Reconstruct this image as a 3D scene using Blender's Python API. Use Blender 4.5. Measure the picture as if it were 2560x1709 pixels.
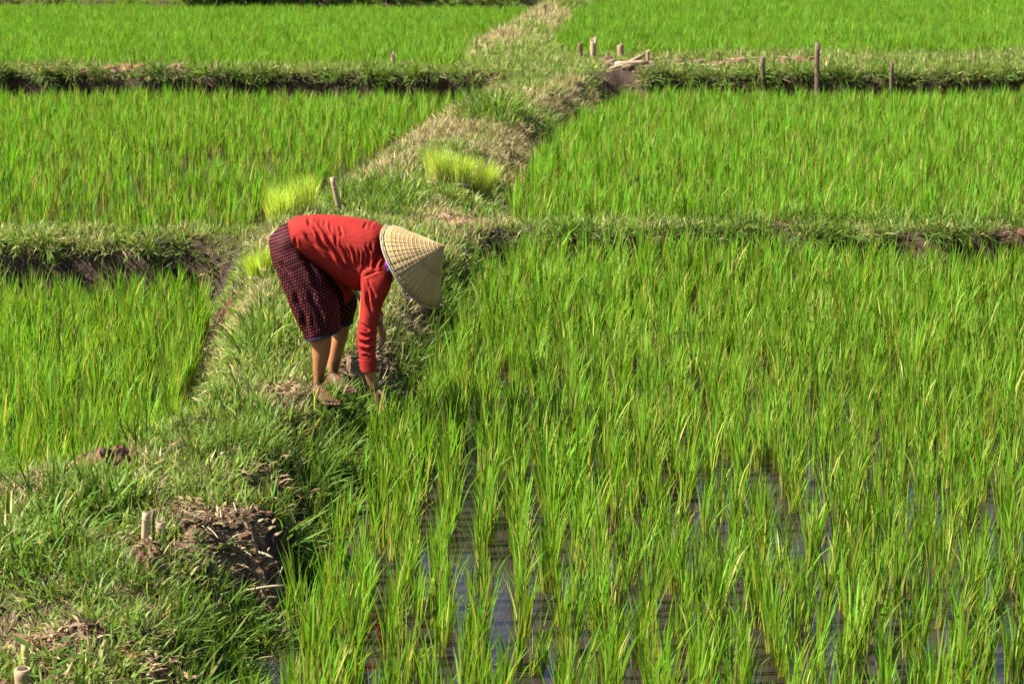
import bpy, bmesh, math, random
import numpy as np
from mathutils import Vector, Matrix

for o in list(bpy.data.objects):
    bpy.data.objects.remove(o)
S = bpy.context.scene
C = S.collection
R = math.radians
rng = np.random.default_rng(7)
random.seed(7)

# ------------------------------------------------------------------ camera, sky, sun, exposure
CAM_H = 2.35
cam = bpy.data.cameras.new('camera')
cam.lens = 70.0; cam.sensor_width = 36.0; cam.clip_start = 0.1; cam.clip_end = 2000
cam.dof.use_dof = True; cam.dof.focus_distance = 10.5; cam.dof.aperture_fstop = 9.0
co = bpy.data.objects.new('camera', cam); C.objects.link(co)
co.location = (0, 0, CAM_H); co.rotation_euler = (R(90 - 11.56), 0, 0)
S.camera = co

SUN_EL, SUN_AZ = 46.0, -96.0          # azimuth measured from +Y towards +X: the sun stands left, a little in front
az = R(SUN_AZ); el = R(SUN_EL)
sdir = Vector((math.sin(az) * math.cos(el), math.cos(az) * math.cos(el), math.sin(el)))
W = bpy.data.worlds.new('World'); S.world = W; W.use_nodes = True
nt = W.node_tree
bg = nt.nodes['Background']
sky = nt.nodes.new('ShaderNodeTexSky'); sky.sky_type = 'NISHITA'; sky.sun_disc = False
sky.sun_elevation = el; sky.sun_rotation = az; sky.air_density = 1.0; sky.dust_density = 1.5
nt.links.new(sky.outputs[0], bg.inputs[0]); bg.inputs[1].default_value = 0.05
sl = bpy.data.lights.new('sun', 'SUN'); sl.energy = 5.0; sl.angle = R(0.5); sl.color = (1.0, 0.93, 0.80)
so = bpy.data.objects.new('sun', sl); C.objects.link(so)
so.rotation_euler = sdir.to_track_quat('Z', 'Y').to_euler(); so.location = (-20, 5, 20)
S.view_settings.view_transform = 'Standard'; S.view_settings.look = 'None'
S.view_settings.gamma = 1.0; S.view_settings.use_curve_mapping = False
S.view_settings.exposure = 1.95

# ------------------------------------------------------------------ helpers
def tag(o, label=None, cat=None, group=None, kind=None):
    if label: o['label'] = label
    if cat: o['category'] = cat
    if group: o['group'] = group
    if kind: o['kind'] = kind
    return o

def mesh_np(name, verts, faces, mat=None, smooth=False, attrs=None):
    me = bpy.data.meshes.new(name)
    me.from_pydata([tuple(v) for v in verts] if not isinstance(verts, np.ndarray) else verts.tolist(), [], faces if isinstance(faces, list) else faces.tolist())
    if mat: me.materials.append(mat)
    if smooth: me.polygons.foreach_set('use_smooth', [True] * len(me.polygons))
    for k, (typ, data) in (attrs or {}).items():
        a = me.attributes.new(k, typ, 'POINT')
        a.data.foreach_set('vector' if typ == 'FLOAT_VECTOR' else 'value', np.asarray(data, dtype=np.float32).ravel())
    me.update()
    return me

def link(name, me, parent=None, loc=None):
    o = bpy.data.objects.new(name, me); C.objects.link(o)
    if parent: o.parent = parent
    if loc is not None: o.location = loc
    return o

def hash2(ix, iy, seed):
    n = (ix.astype(np.int64) * 374761393 + iy.astype(np.int64) * 668265263 + seed * 1442695041) & 0x7fffffff
    n = ((n ^ (n >> 13)) * 1274126177) & 0x7fffffff
    return ((n ^ (n >> 16)) & 0xffff) / 65535.0

def vnoise(x, y, seed=0):
    x = np.asarray(x, float); y = np.asarray(y, float)
    ix = np.floor(x); iy = np.floor(y); fx = x - ix; fy = y - iy
    fx = fx * fx * (3 - 2 * fx); fy = fy * fy * (3 - 2 * fy)
    a = hash2(ix, iy, seed); b = hash2(ix + 1, iy, seed); c = hash2(ix, iy + 1, seed); d = hash2(ix + 1, iy + 1, seed)
    return (a * (1 - fx) + b * fx) * (1 - fy) + (c * (1 - fx) + d * fx) * fy - 0.5

def fbm(x, y, seed=0, octv=3):
    s = 0; a = 1.0
    for k in range(octv):
        s = s + a * vnoise(x * 2 ** k, y * 2 ** k, seed + k * 17); a *= 0.5
    return s

# ------------------------------------------------------------------ materials
def newmat(name):
    m = bpy.data.materials.new(name); m.use_nodes = True
    n = m.node_tree; n.nodes.clear()
    out = n.nodes.new('ShaderNodeOutputMaterial')
    return m, n, out

def N(n, t, **kw):
    x = n.nodes.new(t)
    for k, v in kw.items():
        if k.startswith('i_'): x.inputs[int(k[2:])].default_value = v
        else: setattr(x, k, v)
    return x

def mixc(n, a, b, fac):
    m = n.nodes.new('ShaderNodeMix'); m.data_type = 'RGBA'
    for sock, v in ((m.inputs[0], fac), (m.inputs[6], a), (m.inputs[7], b)):
        if hasattr(v, 'is_output'): n.links.new(v, sock)
        else: sock.default_value = v if not isinstance(v, tuple) else (*v, 1.0)[:4]
    return m.outputs[2]

def math_(n, op, a, b=None, c=None):
    m = n.nodes.new('ShaderNodeMath'); m.operation = op
    for i, v in enumerate((a, b, c)):
        if v is None: continue
        if hasattr(v, 'is_output'): n.links.new(v, m.inputs[i])
        else: m.inputs[i].default_value = v
    return m.outputs[0]

def leaf_mat(name, base, mid, tip, dry, var=0.35, trans=0.42, rough=0.45, patch=0.25, tr_tint=(1.15, 1.1, 0.5)):
    """blade colour runs from sheath to tip, differs per blade and per plant; light passes through"""
    m, n, out = newmat(name)
    at = N(n, 'ShaderNodeAttribute', attribute_name='bl')
    sp = N(n, 'ShaderNodeSeparateXYZ'); n.links.new(at.outputs['Vector'], sp.inputs[0])
    oi = N(n, 'ShaderNodeObjectInfo')
    r = N(n, 'ShaderNodeValToRGB'); n.links.new(sp.outputs[0], r.inputs[0])
    e = r.color_ramp.elements; e[0].position = 0.04; e[0].color = (*base, 1); e[1].position = 0.98; e[1].color = (*tip, 1)
    k = r.color_ramp.elements.new(0.50); k.color = (*mid, 1)
    col = mixc(n, r.outputs[0], dry, sp.outputs[2])
    geo = N(n, 'ShaderNodeNewGeometry')
    nz = N(n, 'ShaderNodeTexNoise'); nz.inputs['Scale'].default_value = 0.9; nz.inputs['Detail'].default_value = 3
    n.links.new(geo.outputs['Position'], nz.inputs['Vector'])
    v1 = math_(n, 'MULTIPLY_ADD', sp.outputs[1], var * 2, 1 - var)
    v2 = math_(n, 'MULTIPLY_ADD', oi.outputs['Random'], var, 1 - var * 0.5)
    v3 = math_(n, 'MULTIPLY_ADD', nz.outputs[0], patch * 2, 1 - patch)
    v = math_(n, 'MULTIPLY', math_(n, 'MULTIPLY', v1, v2), v3)
    hs = N(n, 'ShaderNodeHueSaturation'); n.links.new(col, hs.inputs['Color']); n.links.new(v, hs.inputs['Value'])
    hue = math_(n, 'MULTIPLY_ADD', sp.outputs[1], 0.05, 0.475); n.links.new(hue, hs.inputs['Hue'])
    pb = N(n, 'ShaderNodeBsdfPrincipled'); n.links.new(hs.outputs[0], pb.inputs['Base Color'])
    pb.inputs['Roughness'].default_value = rough; pb.inputs['Specular IOR Level'].default_value = 0.12
    tr = N(n, 'ShaderNodeBsdfTranslucent')
    tc = N(n, 'ShaderNodeVectorMath', operation='MULTIPLY'); n.links.new(hs.outputs[0], tc.inputs[0]); tc.inputs[1].default_value = tr_tint
    n.links.new(tc.outputs[0], tr.inputs[0])
    mx = N(n, 'ShaderNodeMixShader'); mx.inputs[0].default_value = trans
    n.links.new(pb.outputs[0], mx.inputs[1]); n.links.new(tr.outputs[0], mx.inputs[2])
    n.links.new(mx.outputs[0], out.inputs[0])
    return m

def simple_mat(name, c1, c2, scale=8.0, rough=0.8, bump=0.3, detail=6, spec=0.3, stretch=None, c3=None, bscale=None, dist=0.02):
    m, n, out = newmat(name)
    tc = N(n, 'ShaderNodeTexCoord')
    mp = N(n, 'ShaderNodeMapping'); n.links.new(tc.outputs['Object'], mp.inputs[0])
    if stretch: mp.inputs['Scale'].default_value = stretch
    nz = N(n, 'ShaderNodeTexNoise'); nz.inputs['Scale'].default_value = scale; nz.inputs['Detail'].default_value = detail
    n.links.new(mp.outputs[0], nz.inputs['Vector'])
    r = N(n, 'ShaderNodeValToRGB'); n.links.new(nz.outputs[0], r.inputs[0])
    e = r.color_ramp.elements; e[0].position = 0.32; e[0].color = (*c1, 1); e[1].position = 0.68; e[1].color = (*c2, 1)
    col = r.outputs[0]
    if c3:
        n2 = N(n, 'ShaderNodeTexNoise'); n2.inputs['Scale'].default_value = scale * 0.23; n.links.new(mp.outputs[0], n2.inputs['Vector'])
        f = math_(n, 'SMOOTH_MIN', math_(n, 'MAXIMUM', math_(n, 'MULTIPLY_ADD', n2.outputs[0], 5.0, -2.3), 0.0), 1.0, 0.1)
        col = mixc(n, col, c3, f)
    oi = N(n, 'ShaderNodeObjectInfo')
    hs = N(n, 'ShaderNodeHueSaturation'); n.links.new(col, hs.inputs['Color'])
    n.links.new(math_(n, 'MULTIPLY_ADD', oi.outputs['Random'], 0.4, 0.8), hs.inputs['Value'])
    pb = N(n, 'ShaderNodeBsdfPrincipled'); n.links.new(hs.outputs[0], pb.inputs['Base Color'])
    pb.inputs['Roughness'].default_value = rough; pb.inputs['Specular IOR Level'].default_value = spec
    if bump:
        nb = N(n, 'ShaderNodeTexNoise'); nb.inputs['Scale'].default_value = bscale or scale * 3; nb.inputs['Detail'].default_value = 6
        n.links.new(mp.outputs[0], nb.inputs['Vector'])
        b = N(n, 'ShaderNodeBump'); b.inputs['Strength'].default_value = bump; b.inputs['Distance'].default_value = dist
        n.links.new(nb.outputs[0], b.inputs['Height']); n.links.new(b.outputs[0], pb.inputs['Normal'])
    n.links.new(pb.outputs[0], out.inputs[0])
    return m

M_rice = leaf_mat('rice_blade', (0.30, 0.275, 0.070), (0.122, 0.245, 0.015), (0.098, 0.240, 0.012), (0.30, 0.28, 0.075), var=0.34, patch=0.15, rough=0.55, trans=.45)
M_grass = leaf_mat('grass_blade', (0.12, 0.13, 0.04), (0.105, 0.178, 0.026), (0.150, 0.212, 0.045), (0.32, 0.28, 0.13), var=0.40, patch=0.22)
M_lush = leaf_mat('lush_grass_blade', (0.11, 0.14, 0.03), (0.085, 0.170, 0.020), (0.115, 0.200, 0.028), (0.28, 0.25, 0.10), var=0.38)
M_dry = leaf_mat('dry_grass_blade', (0.242, 0.193, 0.096), (0.290, 0.250, 0.112), (0.322, 0.282, 0.137), (0.338, 0.273, 0.145), var=0.3, trans=0.3, tr_tint=(1.05, 1.0, 0.8))
M_seed = leaf_mat('seedling_blade', (0.46, 0.40, 0.15), (0.42, 0.53, 0.075), (0.37, 0.52, 0.065), (0.55, 0.46, 0.15), var=0.2, patch=0.05, trans=.35)
M_weed = leaf_mat('weed_leaf', (0.070, 0.117, 0.023), (0.078, 0.156, 0.023), (0.094, 0.179, 0.027), (0.195, 0.156, 0.047), var=0.3)
M_bush = leaf_mat('bush_leaf', (0.024, 0.042, 0.009), (0.030, 0.060, 0.009), (0.036, 0.072, 0.012), (0.120, 0.084, 0.030), var=0.4)
M_earth = simple_mat('earth', (0.020, 0.012, 0.007), (0.046, 0.029, 0.017), 5.0, 0.95, 0.9, c3=(0.034, 0.017, 0.009), bscale=28)
M_mud = simple_mat('dried_mud', (0.105, 0.065, 0.034), (0.205, 0.130, 0.071), 9.0, 0.95, 1.0, c3=(0.149, 0.093, 0.056), bscale=45, dist=0.012)
M_red = simple_mat('red_clay', (0.136, 0.059, 0.031), (0.248, 0.118, 0.068), 14.0, 0.95, 1.0, bscale=60, dist=0.01)
M_earth2 = simple_mat('reddish_soil', (0.069, 0.035, 0.019), (0.156, 0.080, 0.043), 14.0, 0.95, 1.0, bscale=60, dist=0.01)
M_straw = simple_mat('straw', (0.279, 0.223, 0.124), (0.384, 0.322, 0.205), 20.0, 0.6, 0.2, stretch=(1, 1, .2))
M_leaf = simple_mat('dead_leaf', (0.186, 0.118, 0.068), (0.310, 0.223, 0.143), 30.0, 0.8, 0.2)
M_bamboo = simple_mat('weathered_bamboo', (0.27, 0.19, 0.11), (0.42, 0.30, 0.185), 22.0, 0.6, 0.4, stretch=(1, 1, .08), c3=(0.17, 0.115, 0.07), dist=0.005)
M_ybamboo = simple_mat('yellow_bamboo', (0.279, 0.236, 0.062), (0.360, 0.310, 0.112), 22.0, 0.5, 0.2, stretch=(1, 1, .08), dist=0.004)
M_wood = simple_mat('grey_brown_wood', (0.062, 0.037, 0.028), (0.161, 0.099, 0.068), 24.0, 0.85, 0.6, stretch=(1, 1, .06), dist=0.006)
M_pink = simple_mat('bare_cut_wood', (0.248, 0.149, 0.099), (0.360, 0.236, 0.167), 24.0, 0.85, 0.5, stretch=(1, 1, .1), dist=0.006)
M_hollow = simple_mat('hollow_end', (0.043, 0.028, 0.019), (0.087, 0.056, 0.037), 20, 0.9, 0.2)

def water_mat():
    m, n, out = newmat('muddy_water')
    geo = N(n, 'ShaderNodeNewGeometry')
    nz = N(n, 'ShaderNodeTexNoise'); nz.inputs['Scale'].default_value = 1.4; nz.inputs['Detail'].default_value = 5
    n.links.new(geo.outputs['Position'], nz.inputs['Vector'])
    col = mixc(n, (0.015, 0.012, 0.010), (0.028, 0.021, 0.017), nz.outputs[0])
    pb = N(n, 'ShaderNodeBsdfPrincipled'); n.links.new(col, pb.inputs['Base Color'])
    pb.inputs['Roughness'].default_value = 0.03; pb.inputs['IOR'].default_value = 1.33
    w = N(n, 'ShaderNodeTexNoise'); w.inputs['Scale'].default_value = 9.0; w.inputs['Detail'].default_value = 3
    n.links.new(geo.outputs['Position'], w.inputs['Vector'])
    n.links.new(pb.outputs[0], out.inputs[0])
    return m
M_water = water_mat()

# ------------------------------------------------------------------ layout of the terraces (metres; water level, outline)
PADDIES = {
  'L0': (-0.42, [ (-1.89,6.61), (-2.90,7.53), (-2.93,8.73), (-2.37,8.87), (-2.13,9.05), (-2.02,9.43), (-1.88,10.25), (-1.88,11.16), (-1.99,12.43), (-2.12,13.60), (-2.24,14.36), (-2.27,14.68), (-2.41,14.76), (-2.87,14.76), (-3.37,14.78), (-3.85,14.76), (-5.41,14.54), (-7.91,14.36), (-4.10,6.61) ]),
  'L1': (-0.08, [ (-9.29,15.71), (-4.07,15.67), (-3.03,15.67), (-2.16,15.90), (-2.02,17.13), (-1.83,18.30), (-1.66,20.20), (-1.45,22.52), (-1.04,25.14), (-0.50,27.35), (-0.34,28.42), (-3.58,28.57), (-7.32,28.57), (-16.67,28.57) ]),
  'L2': (0.33, [ (-24.19,30.28), (-7.73,30.28), (-3.76,30.08), (-1.14,30.08), (-0.83,31.82), (-0.91,35.16), (-0.49,41.35), (0.11,48.09), (0.45,51.78), (-6.50,52.35), (-13.59,53.54), (-42.53,53.54) ]),
  'R0': (-0.3, [ (-0.90,5.50), (-0.94,6.38), (-0.93,6.88), (-0.92,7.45), (-0.86,7.88), (-0.79,8.37), (-0.79,9.06), (-0.73,9.95), (-0.61,10.71), (-0.49,11.59), (-0.38,12.63), (-0.26,13.69), (-0.08,14.74), (0.09,15.28), (0.29,15.37), (1.79,15.37), (3.99,15.28), (7.14,15.12), (2.75,5.50) ]),
  'R1': (-0.09, [ (0.02,16.34), (1.87,16.14), (4.15,16.00), (7.08,15.81), (18.76,28.42), (7.28,28.42), (4.50,28.42), (1.95,28.34), (1.54,28.20), (0.86,25.43), (0.37,22.06), (0.04,19.29), (-0.04,17.41) ]),
  'R2': (0.33, [ (1.15,32.94), (0.91,36.25), (1.20,42.28), (1.70,48.84), (2.77,59.60), (4.05,73.44), (52.68,73.44), (23.96,33.18), (8.46,33.18), (5.23,33.18), (2.31,32.71) ]),
}
BARE = [ (3.07,30.38,1.58,0.86), (1.75,29.18,0.44,1.62), (-5.66,28.75,1.50,0.55), (-6.66,28.75,0.56,0.47), (2.10,15.66,0.14,0.23), (3.87,15.41,0.17,0.23), (-1.35,7.86,0.13,0.16), (-1.08,7.74,0.25,0.33), (-1.41,7.28,0.08,0.22), (-1.50,6.34,0.15,0.19), (-1.22,6.32,0.10,0.10), (-1.90,8.88,0.12,0.27), (-1.04,8.61,0.12,0.16), (-0.47,16.00,0.30,0.53), (-1.15,10.02,0.14,0.22), (-0.79,11.29,0.15,0.27), (-2.09,13.35,0.07,0.44), (-0.92,10.93,0.06,0.29) ]
DRY = [ (-2.09,8.25,0.22,0.20), (-0.85,22.24,0.83,1.80), (0.03,21.47,0.42,1.87), (-0.41,25.17,0.60,1.48), (-1.36,19.15,0.50,1.19), (0.77,47.00,0.71,5.27), (-0.36,37.61,0.73,3.80), (-1.75,12.78,0.17,0.64), (-1.79,10.70,0.17,0.50), (-0.47,16.00,0.42,0.85), (-2.07,8.32,0.28,0.21), (-1.05,9.87,0.18,0.29), (0.63,24.91,0.49,1.93), (-0.71,34.82,0.30,2.59), (-0.63,12.65,0.17,0.70), (-0.71,11.54,0.18,0.52), (-1.76,14.87,0.16,0.62), (0.91,26.94,0.35,1.29) ]
LUSH = [ (-0.28,23.51,0.31,1.11), (-1.41,11.41,0.18,0.35), (-1.78,8.05,0.18,0.29), (-1.88,7.39,0.19,0.33), (-1.25,17.51,0.35,0.77), (-0.81,9.59,0.19,0.50), (-0.52,11.41,0.20,0.89), (-1.13,6.78,0.20,0.28), (-1.10,16.89,0.22,0.63), (-0.22,13.50,0.24,0.60), (-0.53,10.59,0.14,0.44), (-1.78,9.33,0.19,0.43), (-1.30,9.07,0.16,0.41), (0.54,23.51,0.21,0.89), (0.33,19.76,0.13,0.63), (-1.48,7.07,0.19,0.26), (-0.98,6.30,0.15,0.25) ]
STAKES = [
  (-1.439,16.495,0.068 , 0.309, -0.055, 0.051, 'near woman' ),
  (-1.430,7.415,0.000 , 0.156, 0.017, 0.034, 'BL' ),
  (-1.397,7.437,0.000 , 0.149, 0.005, 0.015, 'BLdark' ),
  (-1.388,7.563,0.000 , 0.079, 0.000, 0.041, 'BLstub' ),
  (-1.558,6.058,0.000 , 0.105, -0.003, 0.028, 'BL2' ),
  (-1.542,5.945,0.000 , 0.058, 0.000, 0.063, 'BL2stump' ),
  (3.452,27.455,0.358 , 0.335, -0.024, 0.078, 'R' ),
  (4.223,27.775,0.371 , 0.508, 0.006, 0.079, 'Rtall' ),
  (5.242,27.667,0.367 , 0.253, 0.000, 0.060, 'R3' ),
  (2.044,30.192,0.408 , 0.171, 0.000, 0.066, 'Rsmall' ),
  (1.084,31.891,0.415 , 0.187, 0.000, 0.090, 'stub' ),
  (1.274,31.786,0.415 , 0.249, 0.021, 0.117, 'stub2' ),
  (1.780,32.869,0.419 , 0.157, 0.000, 0.128, 'stub3' ),
  (0.833,33.815,0.422 , 0.132, 0.000, 0.066, 'stub4' ),
  (0.768,47.003,0.456 , 0.254, 0.000, 0.071, 'st' ),
  (-1.766,29.818,0.406 , 0.143, -0.006, 0.071, 'Lst' ),
  (-1.319,8.774,0.000 , 0.040, 0.000, 0.024, 'cut' ),
  (-1.614,8.378,0.000 , 0.080, -0.019, 0.019, 'flower' ),
]
BUND = [
  (-0.670,17.971,0.095 , 0.237 ),
  (-0.473,17.971,0.095 , 0.217 ),
  (-0.278,18.157,0.100 , 0.240 ),
  (-1.870,15.995,0.066 , 0.233 ),
  (-1.670,16.117,0.066 , 0.235 ),
  (-1.767,13.618,0.034 , 0.121 ),
  (-1.677,13.497,0.030 , 0.120 ),
]
MISC = [
  (-1.068,7.621,0.000 , 0.243 ),
  (-1.397,7.230,0.000 , 0.083 ),
  (-1.872,8.759,0.000 , 0.139 ),
  (-0.907,10.812,0.000 , 0.073 ),
  (-0.868,11.805,0.000 , 0.047 ),
  (-0.848,11.165,0.000 , 0.050 ),
  (-0.475,15.995,0.066 , 0.283 ),
  (-1.217,6.316,0.000 , 0.058 ),
  (-1.024,10.017,0.000  ),
  (-0.960,10.321,0.000  ),
  (-0.636,9.591,0.000  ),
]
CLODS = [
  (-6.839,29.273,0.403 , 0.064 ),
  (-6.589,29.008,0.402 , 0.063 ),
  (-6.502,29.184,0.403 , 0.063 ),
  (-6.151,28.577,0.400 , 0.062 ),
  (-6.089,29.184,0.403 , 0.063 ),
  (-5.909,28.921,0.402 , 0.063 ),
  (-5.821,29.273,0.403 , 0.064 ),
  (-5.600,29.453,0.404 , 0.064 ),
  (-5.392,29.363,0.404 , 0.064 ),
  (-5.201,29.184,0.403 , 0.063 ),
  (-4.814,28.577,0.400 , 0.062 ),
  (-4.655,28.748,0.401 , 0.063 ),
  (-4.444,27.993,0.380 , 0.061 ),
  (-4.896,29.453,0.404 , 0.064 ),
  (-4.383,29.453,0.404 , 0.064 ),
  (-4.217,29.184,0.403 , 0.063 ),
  (2.347,30.382,0.408 , 0.066 ),
  (2.530,30.192,0.408 , 0.066 ),
  (2.810,30.382,0.408 , 0.066 ),
  (3.027,29.910,0.406 , 0.065 ),
  (3.338,30.382,0.408 , 0.066 ),
  (3.492,30.575,0.409 , 0.066 ),
  (4.182,30.771,0.410 , 0.067 ),
  (4.369,30.673,0.410 , 0.067 ),
  (4.555,30.575,0.409 , 0.066 ),
  (1.596,29.910,0.406 , 0.065 ),
  (1.675,29.008,0.402 , 0.063 ),
  (1.489,30.382,0.408 , 0.066 ),
  (1.885,30.382,0.408 , 0.066 ),
  (1.556,27.993,0.380 , 0.061 ),
  (1.783,27.721,0.369 , 0.060 ),
  (1.445,30.869,0.411 , 0.067 ),
]

BUND_Z = [(0, 0), (12.5, 0), (14.5, .06), (17, .07), (26, .30), (28.5, .40), (33, .42), (48.5, .46), (51, .62), (80, .65), (500, .65)]
_by = np.array([a for a, b in BUND_Z], float); _bz = np.array([b for a, b in BUND_Z], float)

class Paddy:
    def __init__(s, z, pts):
        s.z = z; s.p = np.array(pts, float); s.q = np.roll(s.p, -1, axis=0)
        d = s.q - s.p
        s.w = np.where(np.abs(d[:, 0]) > 2.0 * np.abs(d[:, 1]), 0.11, np.where(s.p[:, 1] > 16, 0.6, 0.42))
        m = (s.p + s.q) / 2; s.w = np.where((np.abs(m[:, 0] + .87) < .12) & (m[:, 1] > 7.2) & (m[:, 1] < 8.3), 0.22, s.w)   # broken bank by the mud heap
    def dist(s, x, y):
        """signed distance (inside negative) and distance over bank width"""
        inside = np.zeros(x.shape, bool); best = np.full(x.shape, 1e9); bt = np.full(x.shape, 1e9)
        for (ax, ay), (bx, by), w in zip(s.p, s.q, s.w):
            ex, ey = bx - ax, by - ay
            t = np.clip(((x - ax) * ex + (y - ay) * ey) / (ex * ex + ey * ey + 1e-12), 0, 1)
            d = np.hypot(x - ax - t * ex, y - ay - t * ey)
            best = np.minimum(best, d); bt = np.minimum(bt, d / w)
            c = ((ay > y) != (by > y))
            with np.errstate(divide='ignore', invalid='ignore'):
                xi = (bx - ax) * (y - ay) / (by - ay if by != ay else 1e-12) + ax
            inside ^= c & (x < xi)
        return np.where(inside, -best, best), np.where(inside, -1, bt)
PAD = {k: Paddy(z, p) for k, (z, p) in PADDIES.items()}

def blob(L, x, y, soft=1.0):
    """0..1 membership in a list of patches with ragged edges"""
    v = np.zeros(x.shape)
    wob = 0.55 * fbm(x * 3.1, y * 2.3, 5, 3)
    for bx, by, rx, ry in L:
        d = np.sqrt(((x - bx) / rx) ** 2 + ((y - by) / ry) ** 2) + wob
        v = np.maximum(v, np.clip((1.25 - d) / (0.45 * soft), 0, 1))
    return v

def terrain(x, y, detail=True):
    x = np.asarray(x, float); y = np.asarray(y, float)
    top = np.interp(y, _by, _bz)
    # soft rounded crown with bumps
    z = top + (0.045 * fbm(x * 1.7, y * 1.3, 3, 3) if detail else 0)
    xw = x + 0.10 * fbm(x * 1.9, y * 1.9, 21, 3); yw = y + 0.10 * fbm(x * 2.1 + 40, y * 1.6, 22, 3)
    dmin = np.full(x.shape, 1e9)
    for k, p in PAD.items():
        d, t = p.dist(xw, yw)
        bed = p.z - 0.05
        s = np.clip(t, 0, 1); s = s * s * (3 - 2 * s)
        zz = bed + (z - bed) * np.where(t < 0, 0, s)
        z = np.minimum(z, zz); dmin = np.minimum(dmin, d)
    if detail:
        bare = blob(BARE, x, y)
        z = z + bare * (dmin > 0) * (0.05 * fbm(x * 9, y * 9, 31, 4) + 0.005)
        z = z + np.clip(dmin * 4, 0, 1) * 0.02 * fbm(x * 7, y * 7, 41, 2)
    return z, dmin

# ground: one sheet, fine near the camera, out to the horizon
def axis(lo, hi, step, grow, far):
    a = [lo];
    return a
xs = list(np.arange(-3.6, 3.0, 0.045))
s_ = 0.05
while xs[-1] < 26: s_ *= 1.045; xs.append(xs[-1] + min(s_, 0.9))
xs += [32, 45, 70, 120, 250, 500]
s_ = 0.05; left = [xs[0]]
while left[-1] > -26: s_ *= 1.045; left.append(left[-1] - min(s_, 0.9))
left += [-32, -45, -70, -120, -250, -500]
xs = np.array(left[:0:-1] + xs)
ys = [-300, -100, -30, -10, 0, 2.5, 4.0, 5.0]
while ys[-1] < 15.9: ys.append(ys[-1] + 0.05)
while ys[-1] < 80: ys.append(ys[-1] + min(0.05 + 0.006 * (ys[-1] - 15.9), 0.12 if 27 < ys[-1] < 32 else 0.45))
ys += [84, 90, 100, 120, 160, 240, 400, 800]
ys = np.array(ys)
GX, GY = np.meshgrid(xs, ys)
GZ, GD = terrain(GX, GY)
nx, ny = len(xs), len(ys)
V = np.stack([GX.ravel(), GY.ravel(), GZ.ravel()], 1)
idx = np.arange(nx * ny).reshape(ny, nx)
F = np.stack([idx[:-1, :-1].ravel(), idx[:-1, 1:].ravel(), idx[1:, 1:].ravel(), idx[1:, :-1].ravel()], 1)
g = link('ground', mesh_np('ground', V, F, M_earth, True))
tag(g, 'brown earth of the banks and bunds between the paddies', kind='structure')

# unseen wooded slopes, added above the picture to darken what the water mirrors
hx = np.linspace(-420, 420, 80); hy = np.linspace(88, 420, 40)
HX, HY = np.meshgrid(hx, hy); HZ = .4 + np.clip(HY - 95, 0, None) * .35 * (1 + .5 * fbm(HX * .012, HY * .012, 201, 3)) + 5 * np.clip((HY - 95) / 60, 0, 1) * fbm(HX * .06, HY * .06, 202, 3)
i2 = np.arange(HX.size).reshape(HX.shape)
M_hill = simple_mat('added_hill', (0.018, 0.035, 0.010), (0.045, 0.075, 0.022), .25, .95, .8, bscale=.8, dist=1.5)
hl = link('added_hills', mesh_np('added_hills', np.stack([HX.ravel(), HY.ravel(), HZ.ravel()], 1), np.stack([i2[:-1, :-1].ravel(), i2[:-1, 1:].ravel(), i2[1:, 1:].ravel(), i2[1:, :-1].ravel()], 1), M_hill, True))
tag(hl, 'unseen wooded slopes added beyond the terraces to darken reflections in the water', kind='structure')

# water sheets
def offset_poly(p, d):
    n = len(p); out = []
    area = 0.5 * np.sum(p[:, 0] * np.roll(p[:, 1], -1) - np.roll(p[:, 0], -1) * p[:, 1])
    sg = 1 if area > 0 else -1
    for i in range(n):
        a, b, c = p[i - 1], p[i], p[(i + 1) % n]
        e1 = (b - a) / (np.linalg.norm(b - a) + 1e-9); e2 = (c - b) / (np.linalg.norm(c - b) + 1e-9)
        nn = np.array([e1[1] + e2[1], -e1[0] - e2[0]]) * sg
        nn /= np.linalg.norm(nn) + 1e-9
        out.append(b + nn * d)
    return np.array(out)
WLAB = {'L0': 'muddy water of the near left paddy beside the grassy bund', 'L1': 'shallow water of the middle left paddy', 'L2': 'water hidden under the far left rice',
        'R0': 'muddy water between the clumps of the near right paddy', 'R1': 'shallow water of the middle right paddy', 'R2': 'water hidden under the far right rice'}
for k, p in PAD.items():
    q = offset_poly(p.p, 0.10)
    me = mesh_np('water', [(a, b, p.z) for a, b in q], [list(range(len(q)))], M_water)
    tag(link('water', me), WLAB[k], kind='structure')

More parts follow.
